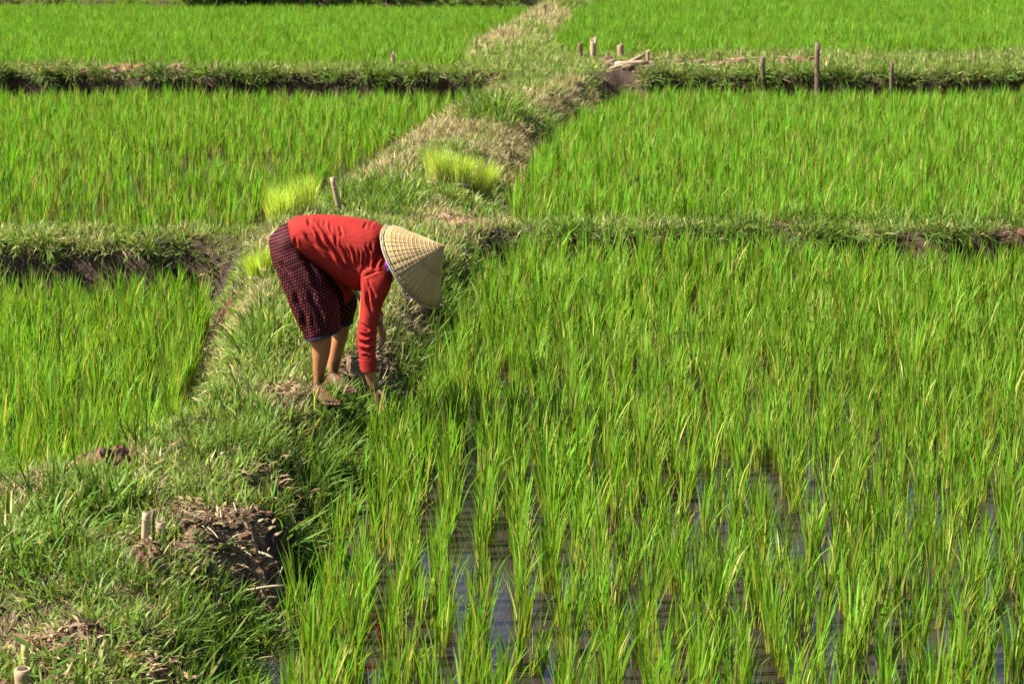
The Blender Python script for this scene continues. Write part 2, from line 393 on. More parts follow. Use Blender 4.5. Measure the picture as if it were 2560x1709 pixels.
# ------------------------------------------------------------------ blades
def blades(n, base_r, h, hvar, w, lean, curl, K, dry_p=0.1, up=0.0, seed=0, splay=0.5, droop=0.0, stem=0.0):
    """n curved tapering blades rising from a small disc"""
    r = np.random.default_rng(seed)
    vs, fs, at = [], [], []; off = 0
    for i in range(n):
        a0 = r.uniform(0, 2 * math.pi); rr = base_r * math.sqrt(r.uniform())
        p = np.array([rr * math.cos(a0), rr * math.sin(a0), -0.015])
        ph = a0 + r.normal() * 0.9 if r.uniform() < splay else r.uniform(0, 2 * math.pi)
        H = h * (1 + hvar * r.uniform(-1, 1)); th0 = abs(r.normal()) * lean; k = abs(r.normal()) * curl + droop * (r.uniform() < 0.25)
        ww = w * r.uniform(0.7, 1.25); tint = r.uniform(); dry = 1.0 if r.uniform() < dry_p else r.uniform(0, 0.12)
        tw = r.uniform(-0.9, 0.9); d = np.array([math.cos(ph), math.sin(ph), 0.0])
        side = np.array([-d[1] * math.cos(tw) + d[0] * math.sin(tw), d[0] * math.cos(tw) + d[1] * math.sin(tw), 0.25 * math.sin(tw)])
        for s in range(K + 1):
            t = s / K
            if s:
                th = th0 + k * max(0.0, (t - stem)) ** 1.4 * 1.6
                p = p + (d * math.sin(th) + np.array([0, 0, math.cos(th)])) * H / K
            if s == K:
                vs.append(p); at.append((1.0, tint, dry))
            else:
                wd = ww * (0.55 + 0.75 * t if t < 0.5 else 1.0 * (1.35 - 0.9 * t)) * 0.5
                vs += [p - side * wd, p + side * wd]; at += [(t, tint, dry)] * 2
                if s < K - 1: fs.append((off + 2 * s, off + 2 * s + 1, off + 2 * s + 3, off + 2 * s + 2))
                else: fs.append((off + 2 * s, off + 2 * s + 1, off + 2 * s + 2))
        off += 2 * K + 1
    return np.array(vs), fs, np.array(at)

def merge(parts):
    V, F, A = [], [], []; o = 0
    for v, f, a in parts:
        V.append(v); A.append(a); F += [tuple(i + o for i in q) for q in f]; o += len(v)
    return np.concatenate(V), F, np.concatenate(A)

def blade_mesh(name, data, mat):
    v, f, a = data
    return mesh_np(name, v, f, mat, True, {'bl': ('FLOAT_VECTOR', a)})

def variants(name, makers, mat):
    col = bpy.data.collections.new(name + '_variants')
    for i, d in enumerate(makers):
        o = bpy.data.objects.new(f'{name}_{i:02d}', blade_mesh(name, d, mat)); col.objects.link(o)
    return col

def scatter(name, P, E, sc, ix, col, label, cat=None):
    """one object of 'stuff': instances of the variants on points"""
    P = np.asarray(P)
    me = bpy.data.meshes.new(name); me.vertices.add(len(P)); me.vertices.foreach_set('co', P.astype(np.float32).ravel())
    for k, typ, d in (('rot', 'FLOAT_VECTOR', E), ('scl', 'FLOAT_VECTOR', sc), ('pick', 'INT', ix)):
        a = me.attributes.new(k, typ, 'POINT')
        a.data.foreach_set('vector' if typ == 'FLOAT_VECTOR' else 'value', np.asarray(d, dtype=np.int32 if typ == 'INT' else np.float32).ravel())
    o = link(name, me)
    ng = bpy.data.node_groups.new(name, 'GeometryNodeTree')
    ng.interface.new_socket('Geometry', in_out='INPUT', socket_type='NodeSocketGeometry')
    ng.interface.new_socket('Geometry', in_out='OUTPUT', socket_type='NodeSocketGeometry')
    gi = ng.nodes.new('NodeGroupInput'); go = ng.nodes.new('NodeGroupOutput')
    ip = ng.nodes.new('GeometryNodeInstanceOnPoints')
    ci = ng.nodes.new('GeometryNodeCollectionInfo'); ci.inputs[0].default_value = col; ci.inputs[1].default_value = True; ci.inputs[2].default_value = True
    def na(nm, t):
        x = ng.nodes.new('GeometryNodeInputNamedAttribute'); x.data_type = t; x.inputs[0].default_value = nm; return x.outputs[0]
    e2r = ng.nodes.new('FunctionNodeEulerToRotation')
    L = ng.links.new
    L(gi.outputs[0], ip.inputs['Points']); L(ci.outputs[0], ip.inputs['Instance'])
    ip.inputs['Pick Instance'].default_value = True
    L(na('pick', 'INT'), ip.inputs['Instance Index'])
    L(na('rot', 'FLOAT_VECTOR'), e2r.inputs[0]); L(e2r.outputs[0], ip.inputs['Rotation'])
    L(na('scl', 'FLOAT_VECTOR'), ip.inputs['Scale'])
    L(ip.outputs[0], go.inputs[0])
    md = o.modifiers.new('scatter', 'NODES'); md.node_group = ng
    tag(o, label, cat, kind='stuff')
    return o

def yaw_tilt(yaw, ax, ay):
    """euler angles of a yaw followed by a tilt whose up vector leans to (ax, ay)"""
    n = len(yaw); up = np.stack([ax, ay, np.ones(n)], 1); up /= np.linalg.norm(up, axis=1)[:, None]
    fx = np.stack([np.cos(yaw), np.sin(yaw), np.zeros(n)], 1)
    xv = fx - up * np.sum(fx * up, 1)[:, None]; xv /= np.linalg.norm(xv, axis=1)[:, None]
    yv = np.cross(up, xv)
    ey = np.arcsin(np.clip(-xv[:, 2], -1, 1)); ex = np.arctan2(yv[:, 2], up[:, 2]); ez = np.arctan2(xv[:, 1], xv[:, 0])
    return np.stack([ex, ey, ez], 1)

def in_view(x, y, m=0.9):
    return (np.abs(x) < 0.262 * y + m)

# ------------------------------------------------------------------ rice
def rice_parts(seed, n=15, h=0.34, K=5, w=0.0080):
    return blades(n, 0.020, h, 0.30, w, 0.085, 0.30, K, 0.10, seed=seed, splay=0.85, droop=0.35, stem=0.35)
rice_near = variants('rice_plant', [rice_parts(100 + i, n=int(15 + 2 * (i % 5)), h=0.265 + 0.02 * (i % 4)) for i in range(12)], M_rice)
rice_mid = variants('rice_mid', [rice_parts(200 + i, n=12 + i % 4, h=0.32, K=4, w=0.0110) for i in range(8)], M_rice)
def rice_patch(seed, h=0.30):
    r = np.random.default_rng(seed); parts = []
    for j in range(15):
        v, f, a = blades(8, 0.035, h * r.uniform(.85, 1.1), 0.25, 0.013, 0.11, 0.32, 3, 0.05, seed=seed * 50 + j, splay=0.7, droop=0.6, stem=0.2)
        v = v + np.array([r.uniform(-.28, .28), r.uniform(-.28, .28), 0]); parts.append((v, f, a))
    return merge(parts)
rice_far = variants('rice_far', [rice_patch(300 + i) for i in range(8)], M_rice)

def rice_points(key, dx, dy, jit, yr, edge=0.03, seed=1):
    p = PAD[key]; r = np.random.default_rng(seed)
    X, Y = np.meshgrid(np.arange(-0.262 * yr[1] - 1.5, 0.262 * yr[1] + 1.5, dx), np.arange(yr[0], yr[1], dy))
    X = X.ravel() + r.normal(0, jit * dx, X.size); Y = Y.ravel() + r.normal(0, jit * dy, Y.size)
    X = X + 0.05 * fbm(Y * .8, X * .0 + 3, 77, 2)
    k = in_view(X, Y); X, Y = X[k], Y[k]
    xw = X + 0.10 * fbm(X * 1.9, Y * 1.9, 21, 3); yw = Y + 0.10 * fbm(X * 2.1 + 40, Y * 1.6, 22, 3)
    d, _ = p.dist(xw, yw); k = d < -edge
    return X[k], Y[k], d[k]

HAND_RICE = [(-.70, 9.86), (-.66, 9.80), (-.60, 9.84), (-.72, 9.74), (-.63, 9.70), (-.56, 9.77), (-.68, 9.93), (-.61, 9.95), (-.52, 9.9), (-.58, 9.63)]
RICE_GROUP = 'rice plants in the open water at the front of the near right paddy'
def rice_field(key, dx, dy, jit, yr, col, nvar, hs, label, seed, zoff=-0.03, single=0, tilt=0.06, thin=None):
    X, Y, d = rice_points(key, dx, dy, jit, yr, seed=seed)
    r = np.random.default_rng(seed + 5)
    if thin is not None:
        k = r.uniform(size=len(X)) < thin(X, Y); X, Y, d = X[k], Y[k], d[k]
    n = len(X)
    hvar = hs * (1 + (.24 * np.clip((Y - 11) / 3.5, 0, 1) if key == 'R0' else .12 if key == 'L0' else 0)) * (1 + 0.22 * r.uniform(-1, 1, n) + 0.25 * fbm(X * .6, Y * .6, seed, 2))
    sc = np.stack([hvar * r.uniform(.9, 1.2, n), hvar * r.uniform(.9, 1.2, n), hvar], 1)
    E = yaw_tilt(r.uniform(0, 6.283, n), r.normal(0.03, tilt, n), r.normal(0, tilt, n))
    P = np.stack([X, Y, np.full(n, PAD[key].z + zoff)], 1); ix = r.integers(0, nvar, n)
    if single:
        k = np.argsort(np.where(np.abs(X) < 0.262 * Y + 0.05, Y, 99))[:single]; one = np.zeros(n, bool); one[k] = True
        for i in np.nonzero(one)[0]:
            o = bpy.data.objects.new('rice_plant', col.objects[int(ix[i])].data); C.objects.link(o)
            o.location = P[i]; o.rotation_euler = E[i]; o.scale = sc[i]
            tag(o, 'green rice plant standing in open water at the front of the near right paddy', 'rice plant', RICE_GROUP)
        P, E, sc, ix = P[~one], E[~one], sc[~one], ix[~one]
    scatter('rice_crop', P, E, sc, ix, col, label)
    return n

def thin0(x, y):
    """plants stand apart near the camera and close up further off"""
    return np.clip(0.95 + 0.4 * fbm(x * 1.3, y * .9, 8, 2), 0.6, 1)
def thin1(x, y):
    """thin stand with open wet ground in the near half of the middle left paddy"""
    g = np.exp(-(((x + 3.3) / 1.6) ** 2 + ((y - 19.5) / 4.0) ** 2))
    return np.clip(1.0 - .62 * g + .6 * g * fbm(x * 2, y * 1.2, 18, 2), .15, 1)
rice_field('R0', 0.160, 0.105, 0.21, (5.4, 15.6), rice_near, 12, 1.0, 'rice standing in the muddy water of the near right paddy', 11, single=300, thin=thin0)
rice_field('L0', 0.150, 0.105, 0.2, (8.0, 15.2), rice_near, 12, 1.0, 'rice below the dark bank in the near left paddy', 12)
rice_field('R1', 0.165, 0.10, 0.2, (15.4, 28.8), rice_mid, 8, 1.0, 'dense rice of the middle right paddy between two bunds', 13)
rice_field('L1', 0.19, 0.12, 0.2, (15.2, 29.0), rice_mid, 8, 0.95, 'rice of the middle left paddy with bare wet gaps', 14, thin=thin1)
rice_field('R2', 0.40, 0.42, 0.3, (31.5, 73.5), rice_far, 8, 1.0, 'dense bright rice of the far right paddy beyond the stakes', 15, tilt=0.02)
rice_field('L2', 0.40, 0.42, 0.3, (30.5, 56.2), rice_far, 8, 0.95, 'dense rice of the far left paddy beyond the clay bund', 16, tilt=0.02)

for i, (x, y) in enumerate(HAND_RICE):
    o = bpy.data.objects.new('rice_plant', rice_near.objects[i].data); C.objects.link(o)
    o.location = (x, y, PAD['R0'].z - .04); o.rotation_euler = (0.05, 0.08, i * 2.1); o.scale = (1.3, 1.3, 1.28)
    tag(o, 'rice plant at the water\'s edge in front of the person\'s reaching hand', 'rice plant', 'rice plants at the reaching hand')

# ------------------------------------------------------------------ grass of the bunds
def tuft(seed, n, r0, h, w, lean, curl, K=3, dry=0.12, droop=0.4):
    return blades(n, r0, h, 0.45, w, lean, curl, K, dry, seed=seed, splay=0.7, droop=droop)
g_green = variants('grass', [tuft(400 + i, 17, 0.06, 0.095, 0.0115, 0.6, 0.6) for i in range(8)], M_grass)
g_dry = variants('dry_grass', [tuft(420 + i, 20, 0.06, 0.11, 0.0080, 0.85, 0.7, dry=0.45) for i in range(6)], M_dry)
g_lush = variants('tall_grass', [tuft(440 + i, 20, 0.05, 0.19, 0.0105, 0.4, 0.8, K=4, dry=0.06) for i in range(6)], M_lush)

def bund_points(n_try, yr, seed, xm=None):
    r = np.random.default_rng(seed)
    y = np.exp(r.uniform(math.log(yr[0]), math.log(yr[1]), n_try)) if yr[1] > 2.5 * yr[0] else r.uniform(yr[0], yr[1], n_try)
    x = r.uniform(-1, 1, n_try) * (0.262 * y + 0.9)
    z, d = terrain(x, y)
    k = d > 0.02
    return x[k], y[k], z[k], d[k]

def slope(x, y, e=0.03):
    zx1, _ = terrain(x + e, y, False); zx0, _ = terrain(x - e, y, False)
    zy1, _ = terrain(x, y + e, False); zy0, _ = terrain(x, y - e, False)
    return (zx1 - zx0) / (2 * e), (zy1 - zy0) / (2 * e)

acc = {'grass': [], 'dry_grass': [], 'tall_grass': []}
def sow(area_density, yr, seed, size):
    ya = yr[1] - yr[0]; wid = 2 * (0.262 * (yr[0] + yr[1]) / 2 + 0.9)
    x, y, z, d = bund_points(int(area_density * ya * wid), yr, seed)
    r = np.random.default_rng(seed + 1); n = len(x)
    bare = blob(BARE, x, y, 1.0); dry = blob(DRY, x, y, 1.8); lush = blob(LUSH, x, y, 1.6)
    gx, gy = slope(x, y); st = np.hypot(gx, gy)
    keep = (r.uniform(size=n) > bare * 0.95) & (r.uniform(size=n) > np.clip((st - 1.9) / 0.9, 0, 0.93))
    u = r.uniform(size=n); far = np.clip((y - 15) / 10, 0, 1)
    cls = np.where(u < lush * np.where(x < -1.2, .62, .75), 2, np.where(u < np.maximum(lush * .75, 0) + dry * 0.85 + 0.06, 1, 0))
    edge = (d < 0.22) & (y < 16) & (u > 0.35)      # longer grass along the water's edge
    cls = np.where(edge & (cls == 0) & (x > -1.2), 2, cls)
    tx = np.clip(-gx * 0.55, -1.3, 1.3) + r.normal(0, .15, n); ty = np.clip(-gy * 0.55, -1.3, 1.3) + r.normal(0, .15, n)
    s = np.where((y > 14.6) & (y < 16.6) & (np.abs(x + .6) > 1.3), .8, 1.0) * size * (1 + 0.35 * r.uniform(-1, 1, n)) * (1 + 0.5 * fbm(x * 1.4, y * 1.4, 61, 2))
    E = yaw_tilt(r.uniform(0, 6.283, n), tx, ty)
    for c, nm in enumerate(('grass', 'dry_grass', 'tall_grass')):
        k = keep & (cls == c)
        acc[nm].append((np.stack([x[k], y[k], z[k] - 0.004], 1), E[k], np.repeat(s[k][:, None], 3, 1), r.integers(0, 100, k.sum())))
sow(420, (5.2, 12.0), 70, 0.85)
sow(330, (12.0, 18.0), 71, 0.95)
sow(200, (18.0, 33.0), 72, 1.15)
sow(70, (33.0, 60.0), 73, 1.6)
def hang(y0, y1, dens, seed, size):
    """grass leaning over the brows of the banks"""
    r = np.random.default_rng(seed); n_ = int(dens * (y1 - y0) * 2 * (.262 * y1 + .9))
    y = r.uniform(y0, y1, n_); x = r.uniform(-1, 1, n_) * (.262 * y + .9)
    z, d = terrain(x, y); gx, gy = slope(x, y); k = (d > .07) & (d < .2) & (gy > .25) & (z > np.interp(y, _by, _bz) - .12)
    x, y, z = x[k], y[k], z[k]; n = len(x); bare = blob(BARE, x, y); cls = np.where(r.uniform(size=n) < .45, 2, np.where(r.uniform(size=n) < .15, 1, 0))
    E = yaw_tilt(r.uniform(0, 6.283, n), r.normal(0, .4, n), -r.uniform(.5, 2.6, n)); s = size * r.uniform(.6, 1.15, n)
    for c, nm in enumerate(('grass', 'dry_grass', 'tall_grass')):
        q = (cls == c) & ((bare < .6) | (y > 28))
        acc[nm].append((np.stack([x[q], y[q] - .02, z[q] + .01], 1), E[q], np.repeat(s[q][:, None], 3, 1), r.integers(0, 100, q.sum())))
r_ = np.random.default_rng(333); n = 85
x = r_.uniform(-1.02, -.60, n); y = 9.93 - .12 * r_.uniform(size=n) - .38 * r_.uniform(size=n) * np.clip((x + 1.02) / .25, 0, 1); z, d = terrain(x, y)
acc['tall_grass'].append((np.stack([x, y, z], 1), yaw_tilt(r_.uniform(0, 6.283, n), r_.normal(.15, .25, n), r_.normal(-.1, .25, n)), np.repeat(r_.uniform(.55, 1.0, n)[:, None], 3, 1), r_.integers(0, 100, n)))
for x0, x1, y0, y1, n, s0 in ((-.97, -.64, 10.0, 10.22, 110, .95), (-.76, -.52, 9.6, 9.88, 60, 1.05)):
    x = r_.uniform(x0, x1, n); y = r_.uniform(y0, y1, n); z, d = terrain(x, y)
    acc['tall_grass'].append((np.stack([x, y, z], 1), yaw_tilt(r_.uniform(0, 6.283, n), r_.normal(.2, .25, n), r_.normal(-.05, .25, n)), np.repeat(s0 * r_.uniform(.75, 1.15, n)[:, None], 3, 1), r_.integers(0, 100, n)))
hang(14.5, 16.0, 330, 171, 0.8); hang(28.2, 29.3, 650, 172, 1.2); hang(50.0, 52.0, 120, 173, 1.6)
for nm, col, nv, lab in (('grass', g_green, 8, 'short green grass covering the bunds between the paddies'),
                         ('dry_grass', g_dry, 6, 'straw coloured dry grass patches along the winding bund'),
                         ('tall_grass', g_lush, 6, 'dark lush long grass leaning over the edges of the bund')):
    P, E, s, ix = (np.concatenate([a[i] for a in acc[nm]]) for i in range(4))
    scatter(nm, P, E, s, ix % nv, col, lab)

# ------------------------------------------------------------------ lumps, straw and stakes
def lump_mesh(name, seed, mat, rough=0.35, sub=3, flat=0.6):
    bm = bmesh.new(); bmesh.ops.create_icosphere(bm, subdivisions=sub, radius=1.0)
    from mathutils import noise
    off = Vector((seed * 3.7, seed * 1.3, seed * 2.1))
    for v in bm.verts:
        k = 1 + rough * noise.noise(v.co * 1.3 + off) + rough * .6 * noise.noise(v.co * 3.1 + off) + rough * .35 * noise.noise(v.co * 7 + off)
        v.co = v.co * k; v.co.z *= flat
    me = bpy.data.meshes.new(name); bm.to_mesh(me); bm.free(); me.materials.append(mat)
    return me

def tube(path, radii, seg=10, cap=True, jit=0.0, seed=0):
    """tube verts / faces along a path of points"""
    r = random.Random(seed); path = [Vector(p) for p in path]; vs, fs = [], []
    for i, p in enumerate(path):
        t = (path[min(i + 1, len(path) - 1)] - path[max(i - 1, 0)]).normalized()
        a = t.orthogonal().normalized() if abs(t.z) < .9 else Vector((1, 0, 0))
        a = (a - t * a.dot(t)).normalized(); b = t.cross(a)
        for k in range(seg):
            q = 2 * math.pi * k / seg; rr = radii[i] * (1 + jit * r.uniform(-1, 1))
            vs.append(p + (a * math.cos(q) + b * math.sin(q)) * rr)
    for i in range(len(path) - 1):
        for k in range(seg):
            fs.append((i * seg + k, i * seg + (k + 1) % seg, (i + 1) * seg + (k + 1) % seg, (i + 1) * seg + k))
    if cap:
        fs.append(tuple(range(seg - 1, -1, -1))); fs.append(tuple(range((len(path) - 1) * seg, len(path) * seg)))
    return vs, fs

def ground_z(x, y):
    return float(terrain(np.array([x]), np.array([y]))[0][0])

def stake(name, label, cat, x, y, h, dx, w, mat, nodes=(), hollow=True, group=None, jag=0.0, sink=0.12, dy=0.0):
    z = ground_z(x, y); r = w * .43
    root_h = sink; n = 9; path, rad = [], []
    lean = Vector((dx, dy, h))
    ts = sorted(set([i / n for i in range(n + 1)] + [q for t in nodes for q in (t - .015, t, t + .015)]))
    for t in ts:
        k = t * (h + root_h) - root_h
        path.append(Vector((dx * k / h, dy * k / h, k)) + Vector((0.12 * r * math.sin(5 * t), 0, 0)))
        rad.append(r * (1.04 - 0.08 * t))
    vs, fs = tube(path, rad, 12, True, 0.03 if not jag else 0.10, int(abs(x) * 1000))
    rr = random.Random(int(abs(x * 977)))
    if jag:
        for q in range(12): vs[-12 + q] = vs[-12 + q] + Vector((0, 0, rr.uniform(-jag, jag) * h))
    o = link(name, mesh_np(name, vs, fs, mat, False), loc=(x, y, z))
    me = o.data
    me.polygons.foreach_set('use_smooth', [len(p.vertices) == 4 for p in me.polygons])
    for t in nodes:
        k = t * (h + root_h) - root_h; c = Vector((dx * k / h, dy * k / h, k)) + Vector((0.12 * r * math.sin(5 * t), 0, 0)); ax = Vector((dx, dy, h)).normalized()
        v2, f2 = tube([c - ax * .15 * r, c - ax * .05 * r, c + ax * .05 * r, c + ax * .15 * r], [r * 1.0, r * 1.12, r * 1.12, r * 1.0], 14)
        link('node_ring', mesh_np('node_ring', v2, f2, mat, True), o)
    if hollow:
        c = path[-1]; ax = Vector((dx, dy, h)).normalized()
        v2, f2 = tube([c - ax * .004, c + ax * .0025], [r * .66, r * .62], 12)
        link('hollow_end', mesh_np('hollow_end', v2, f2, M_hollow, False), o)
    return tag(o, label, cat, group)

ST = {s[6]: s for s in STAKES}
def st(key, name, label, cat, mat, **kw):
    x, y, z, h, dx, w, _ = ST[key]
    if key in ('R', 'Rtall', 'R3'):            # these stand at the foot of the scarp: slide along the line of sight to it
        k = 28.36 / y; top = (z + h - CAM_H) * k + CAM_H; x *= k; y = 28.36; w *= k; h = top - ground_z(x, y)
    elif key in ('stub', 'stub2', 'stub3', 'stub4', 'Rsmall', 'st', 'Lst'): h += .05
    if key == 'stub3': x *= .975; y *= .975
    return stake(name, label, cat, x, y, h, dx, w, mat, **kw)
st('near woman', 'bamboo_stake', 'pale bamboo stake leaning left behind the bent person\'s back', 'stake', M_bamboo, nodes=(.45, .8))
st('BL', 'bamboo_stake', 'pale grey bamboo stake with nodes at the edge of the brown mud heap', 'stake', M_bamboo, nodes=(.55, .9))
st('BLdark', 'wooden_stake', 'thin dark upright strip touching the pale bamboo stake by the mud heap', 'stake', M_wood, hollow=False)  # narrow dark upright strip set right against the pale stake
st('BLstub', 'bamboo_stub', 'short wide bamboo stub right of the pale stake by the mud heap', 'stake', M_bamboo, nodes=(.9,))
st('BL2', 'bamboo_stake', 'yellowish bamboo stake in the grass at the bottom left corner', 'stake', M_ybamboo, nodes=(.5, .8))
st('BL2stump', 'bamboo_stub', 'wide cut bamboo stump in front of the yellowish stake', 'stake', M_bamboo)
FG = 'stakes along the far right bund'
st('R', 'wooden_stake', 'slightly tilted brown stake in front of the strawy part of the far bund', 'stake', M_wood, group=FG, hollow=False, jag=.04)
st('Rtall', 'wooden_stake', 'tall dark brown post on the far right bund, tallest of all', 'post', M_wood, group=FG, hollow=False, jag=.02)
st('R3', 'wooden_stake', 'short brown stake rightmost on the far right bund', 'stake', M_wood, group=FG, hollow=False, jag=.04)
st('Rsmall', 'wooden_stake', 'small reddish tan peg at the left end of the far right bund', 'stake', M_pink, group=FG, hollow=False, jag=.1)
SG = 'cut stumps at the far crossing of the bunds'
st('stub', 'tree_stump', 'grey brown cut stump left of the splintered one at the far crossing', 'stump', M_wood, group=SG, hollow=False, jag=.12)
st('stub2', 'tree_stump', 'splintered pinkish stump, tallest of the stumps at the far crossing', 'stump', M_pink, group=SG, hollow=False, jag=.25)
st('stub3', 'tree_stump', 'broad pinkish stump at the edge of the far right rice', 'stump', M_pink, group=SG, hollow=False, jag=.18)
st('stub4', 'tree_stump', 'smallest dark stump, left end of the stumps at the far crossing', 'stump', M_wood, group=SG, hollow=False, jag=.12)
st('st', 'wooden_stake', 'thin brown stick on the far end of the winding bund', 'stake', M_wood, hollow=False)
st('Lst', 'straw_tuft', 'small pale straw stub standing on the far left bund', 'stub', M_pink, hollow=False, jag=.3)
st('cut', 'cut_stalk', 'small pale cut stalk in the grass above the mud heap', 'stalk', M_bamboo, hollow=False, jag=.2)
st('flower', 'dry_stalk', 'thin whitish dry stalk in the grass above the pale bamboo stake', 'stalk', M_straw, hollow=False, jag=.2)

# mud heap: an uneven low mound, its loose clods and straw stalks
def mound(name, label, cat, x, y, rx, ry, h, mat, seed, n=72, ring=40):
    """a broken, crumbly heap"""
    vs, fs = [], []
    z0 = ground_z(x, y)
    rad = np.linspace(0, 1, ring); ang = np.linspace(0, 2 * math.pi, n, endpoint=False)
    RR, AA = np.meshgrid(rad, ang, indexing='ij')
    wob = 1 + 0.5 * fbm(np.cos(AA) * 1.6 + seed, np.sin(AA) * 1.6, seed, 3)
    X = x + RR * wob * rx * np.cos(AA); Y = y + RR * wob * ry * np.sin(AA)
    tz, _ = terrain(X, Y)
    prof = np.clip(1 - RR ** 4, 0, 1)
    f = 1 / max(rx, .1)
    big = np.clip(0.7 + .7 * fbm(X * 1.1 * f, Y * 1.1 * f, seed + 3, 3), 0.3, 1.0)
    cr_ = np.abs(fbm(X * 4 * f, Y * 4 * f, seed + 5, 3)); cr2 = np.abs(fbm(X * 55, Y * 55, seed + 6, 2))
    Z = tz + prof * h * (big - 0.6 * cr_ + .1) + prof * (.022 * cr2 - .006) - 0.03 * (RR > .93)
    X = X + .012 * prof * fbm(X * 40, Y * 40, seed + 8, 2); Y = Y + .012 * prof * fbm(X * 40, Y * 40, seed + 9, 2)
    V = np.stack([X - x, Y - y, Z - z0], -1).reshape(-1, 3)
    for i in range(ring - 1):
        for k in range(n):
            a, b = i * n + k, i * n + (k + 1) % n
            fs.append((a, a + n, b + n, b))
    o = link(name, mesh_np(name, V, fs, mat, False), loc=(x, y, z0))
    return tag(o, label, cat)
mound('mud_mound', 'brown heap of dried mud and straw at the water beside the bamboo stake', 'mud heap', -1.06, 7.62, 0.31, 0.27, 0.05, M_mud, 3)
mound('dirt_mound', 'reddish brown dirt pile on the left edge of the bund near the water', 'dirt pile', -1.87, 8.80, 0.17, 0.22, 0.12, M_earth2, 11)
mound('dirt_mound', 'small brown dirt lump in front of the pale bamboo stake', 'dirt pile', -1.38, 7.24, 0.09, 0.12, 0.07, M_earth2, 17)
mound('dirt_mound', 'flat reddish dirt patch near the bottom left corner', 'dirt pile', -1.21, 6.32, 0.09, 0.12, 0.04, M_red, 23)
mound('dirt_mound', 'bare brown dirt patch beside the yellowish stake', 'dirt pile', -1.47, 6.42, 0.14, 0.2, 0.03, M_earth, 29)
mound('dirt_mound', 'round tan clod heap behind the person\'s forearm', 'dirt pile', -0.86, 10.85, 0.075, 0.12, 0.075, M_mud, 31)
mound('dirt_mound', 'small tan clod heap above the one behind the forearm', 'dirt pile', -0.86, 11.6, 0.06, 0.10, 0.06, M_mud, 37)
mound('dirt_mound', 'strewn brown litter mound on the bund right above the hat', 'dirt pile', -0.47, 16.0, 0.27, 0.45, 0.05, M_mud, 41)
mound('dirt_mound', 'reddish crumbling earth at the corner of the dark left bank', 'dirt pile', -2.08, 13.9, 0.08, 0.22, 0.08, M_earth2, 43)

CL = {k: [lump_mesh('clod', i + 1 + 10 * j, m) for i in range(4)] for j, (k, m) in enumerate((('red', M_red), ('mud', M_mud)))}
def clod(x, y, s, kind, label, group, k):
    o = bpy.data.objects.new('dirt_clod', CL[kind][k % 4]); C.objects.link(o)
    r = random.Random(k * 7 + int(x * 100))
    o.location = (x, y, ground_z(x, y) + s * .25); o.rotation_euler = (r.uniform(-.3, .3), r.uniform(-.3, .3), r.uniform(0, 6.3))
    o.scale = (s * r.uniform(.8, 1.3), s * r.uniform(.8, 1.2), s * r.uniform(.8, 1.2))
    return tag(o, label, 'clod', group)
for i, (x, y, z, w) in enumerate(CLODS):
    left = x < 0
    clod(x, y - (0.30 if left else 0.1), w * (1.7 if left else 1.5), 'red' if left else 'mud',
         'reddish clay clod on top of the far left bund' if left else 'brown clod among straw on the far right bund',
         'clay clods along the far left bund' if left else 'clods along the far right bund', i)
rr = random.Random(5)
for i in range(44):
    a = rr.uniform(0, 6.283); q = math.sqrt(rr.uniform(.05, 1))
    x, y = -1.05 + .27 * q * math.cos(a), 7.58 + .30 * q * math.sin(a)
    o = clod(x, y, rr.uniform(.014, .05), 'mud', 'brown mud clod lying on the mud heap', 'clods on the mud heap', i)
    o.location.z += 0.02 * (1 - q)
for i, (x, y) in enumerate([(1.5, 14.95), (1.75, 15.3), (1.95, 15.4), (3.85, 15.3), (4.0, 15.4), (4.15, 15.25), (3.7, 15.45), (2.15, 15.35)]):
    clod(x, y, .05, 'red', 'reddish clod on the near right bund behind the rice', 'clods along the near right bund', i)

def straw(x, y, z, ln, yaw, pitch, r, label, group, mat=M_straw, name='straw_stalk', cat='straw', bend=0.15):
    d = Vector((math.cos(yaw) * math.cos(pitch), math.sin(yaw) * math.cos(pitch), math.sin(pitch))); up = Vector((0, 0, 1))
    path = [d * (t * ln) + up * (bend * ln * t * (1 - t)) for t in (0, .25, .3, .5, .55, .75, 1)]
    v, f = tube(path, [r, r * .95, r * .9, r * .9, r * .85, r * .8, r * .55], 6)
    o = link(name, mesh_np(name, v, f, mat, True), loc=(x, y, z))
    return tag(o, label, cat, group)
SGp = 'straw stalks strewn over the mud heap'
def mound_z(x, y):
    q = math.hypot((x + 1.06) / .29, (y - 7.62) / .30); return ground_z(x, y) + 0.04 * max(0, 1 - q ** 2.4)
straw(-1.08, 7.42, mound_z(-1.08, 7.42) + .045, .20, R(12), R(6), .0065, 'long pale segmented straw stalk lying across the middle of the mud heap', SGp)
straw(-1.02, 7.68, mound_z(-1.02, 7.68) + .03, .07, R(-25), R(-12), .006, 'short pale cane piece bent on top of the mud heap', SGp)
straw(-0.96, 7.66, mound_z(-.96, 7.66) + .01, .11, R(60), R(55), .0035, 'upright pale straw sticking out of the top of the mud heap', SGp)
for i in range(70):
    a = rr.uniform(0, 6.283); q = math.sqrt(rr.uniform(0, 1)); x, y = -1.05 + .33 * q * math.cos(a), 7.58 + .36 * q * math.sin(a)
    straw(x, y, mound_z(x, y) + .015, rr.uniform(.05, .15), rr.uniform(0, 6.283), rr.uniform(-.1, .5), rr.uniform(.0018, .004), 'thin straw stalk strewn over the mud heap', SGp, bend=rr.uniform(0, .5))
FS = 'straw stalks strewn along the far right bund'
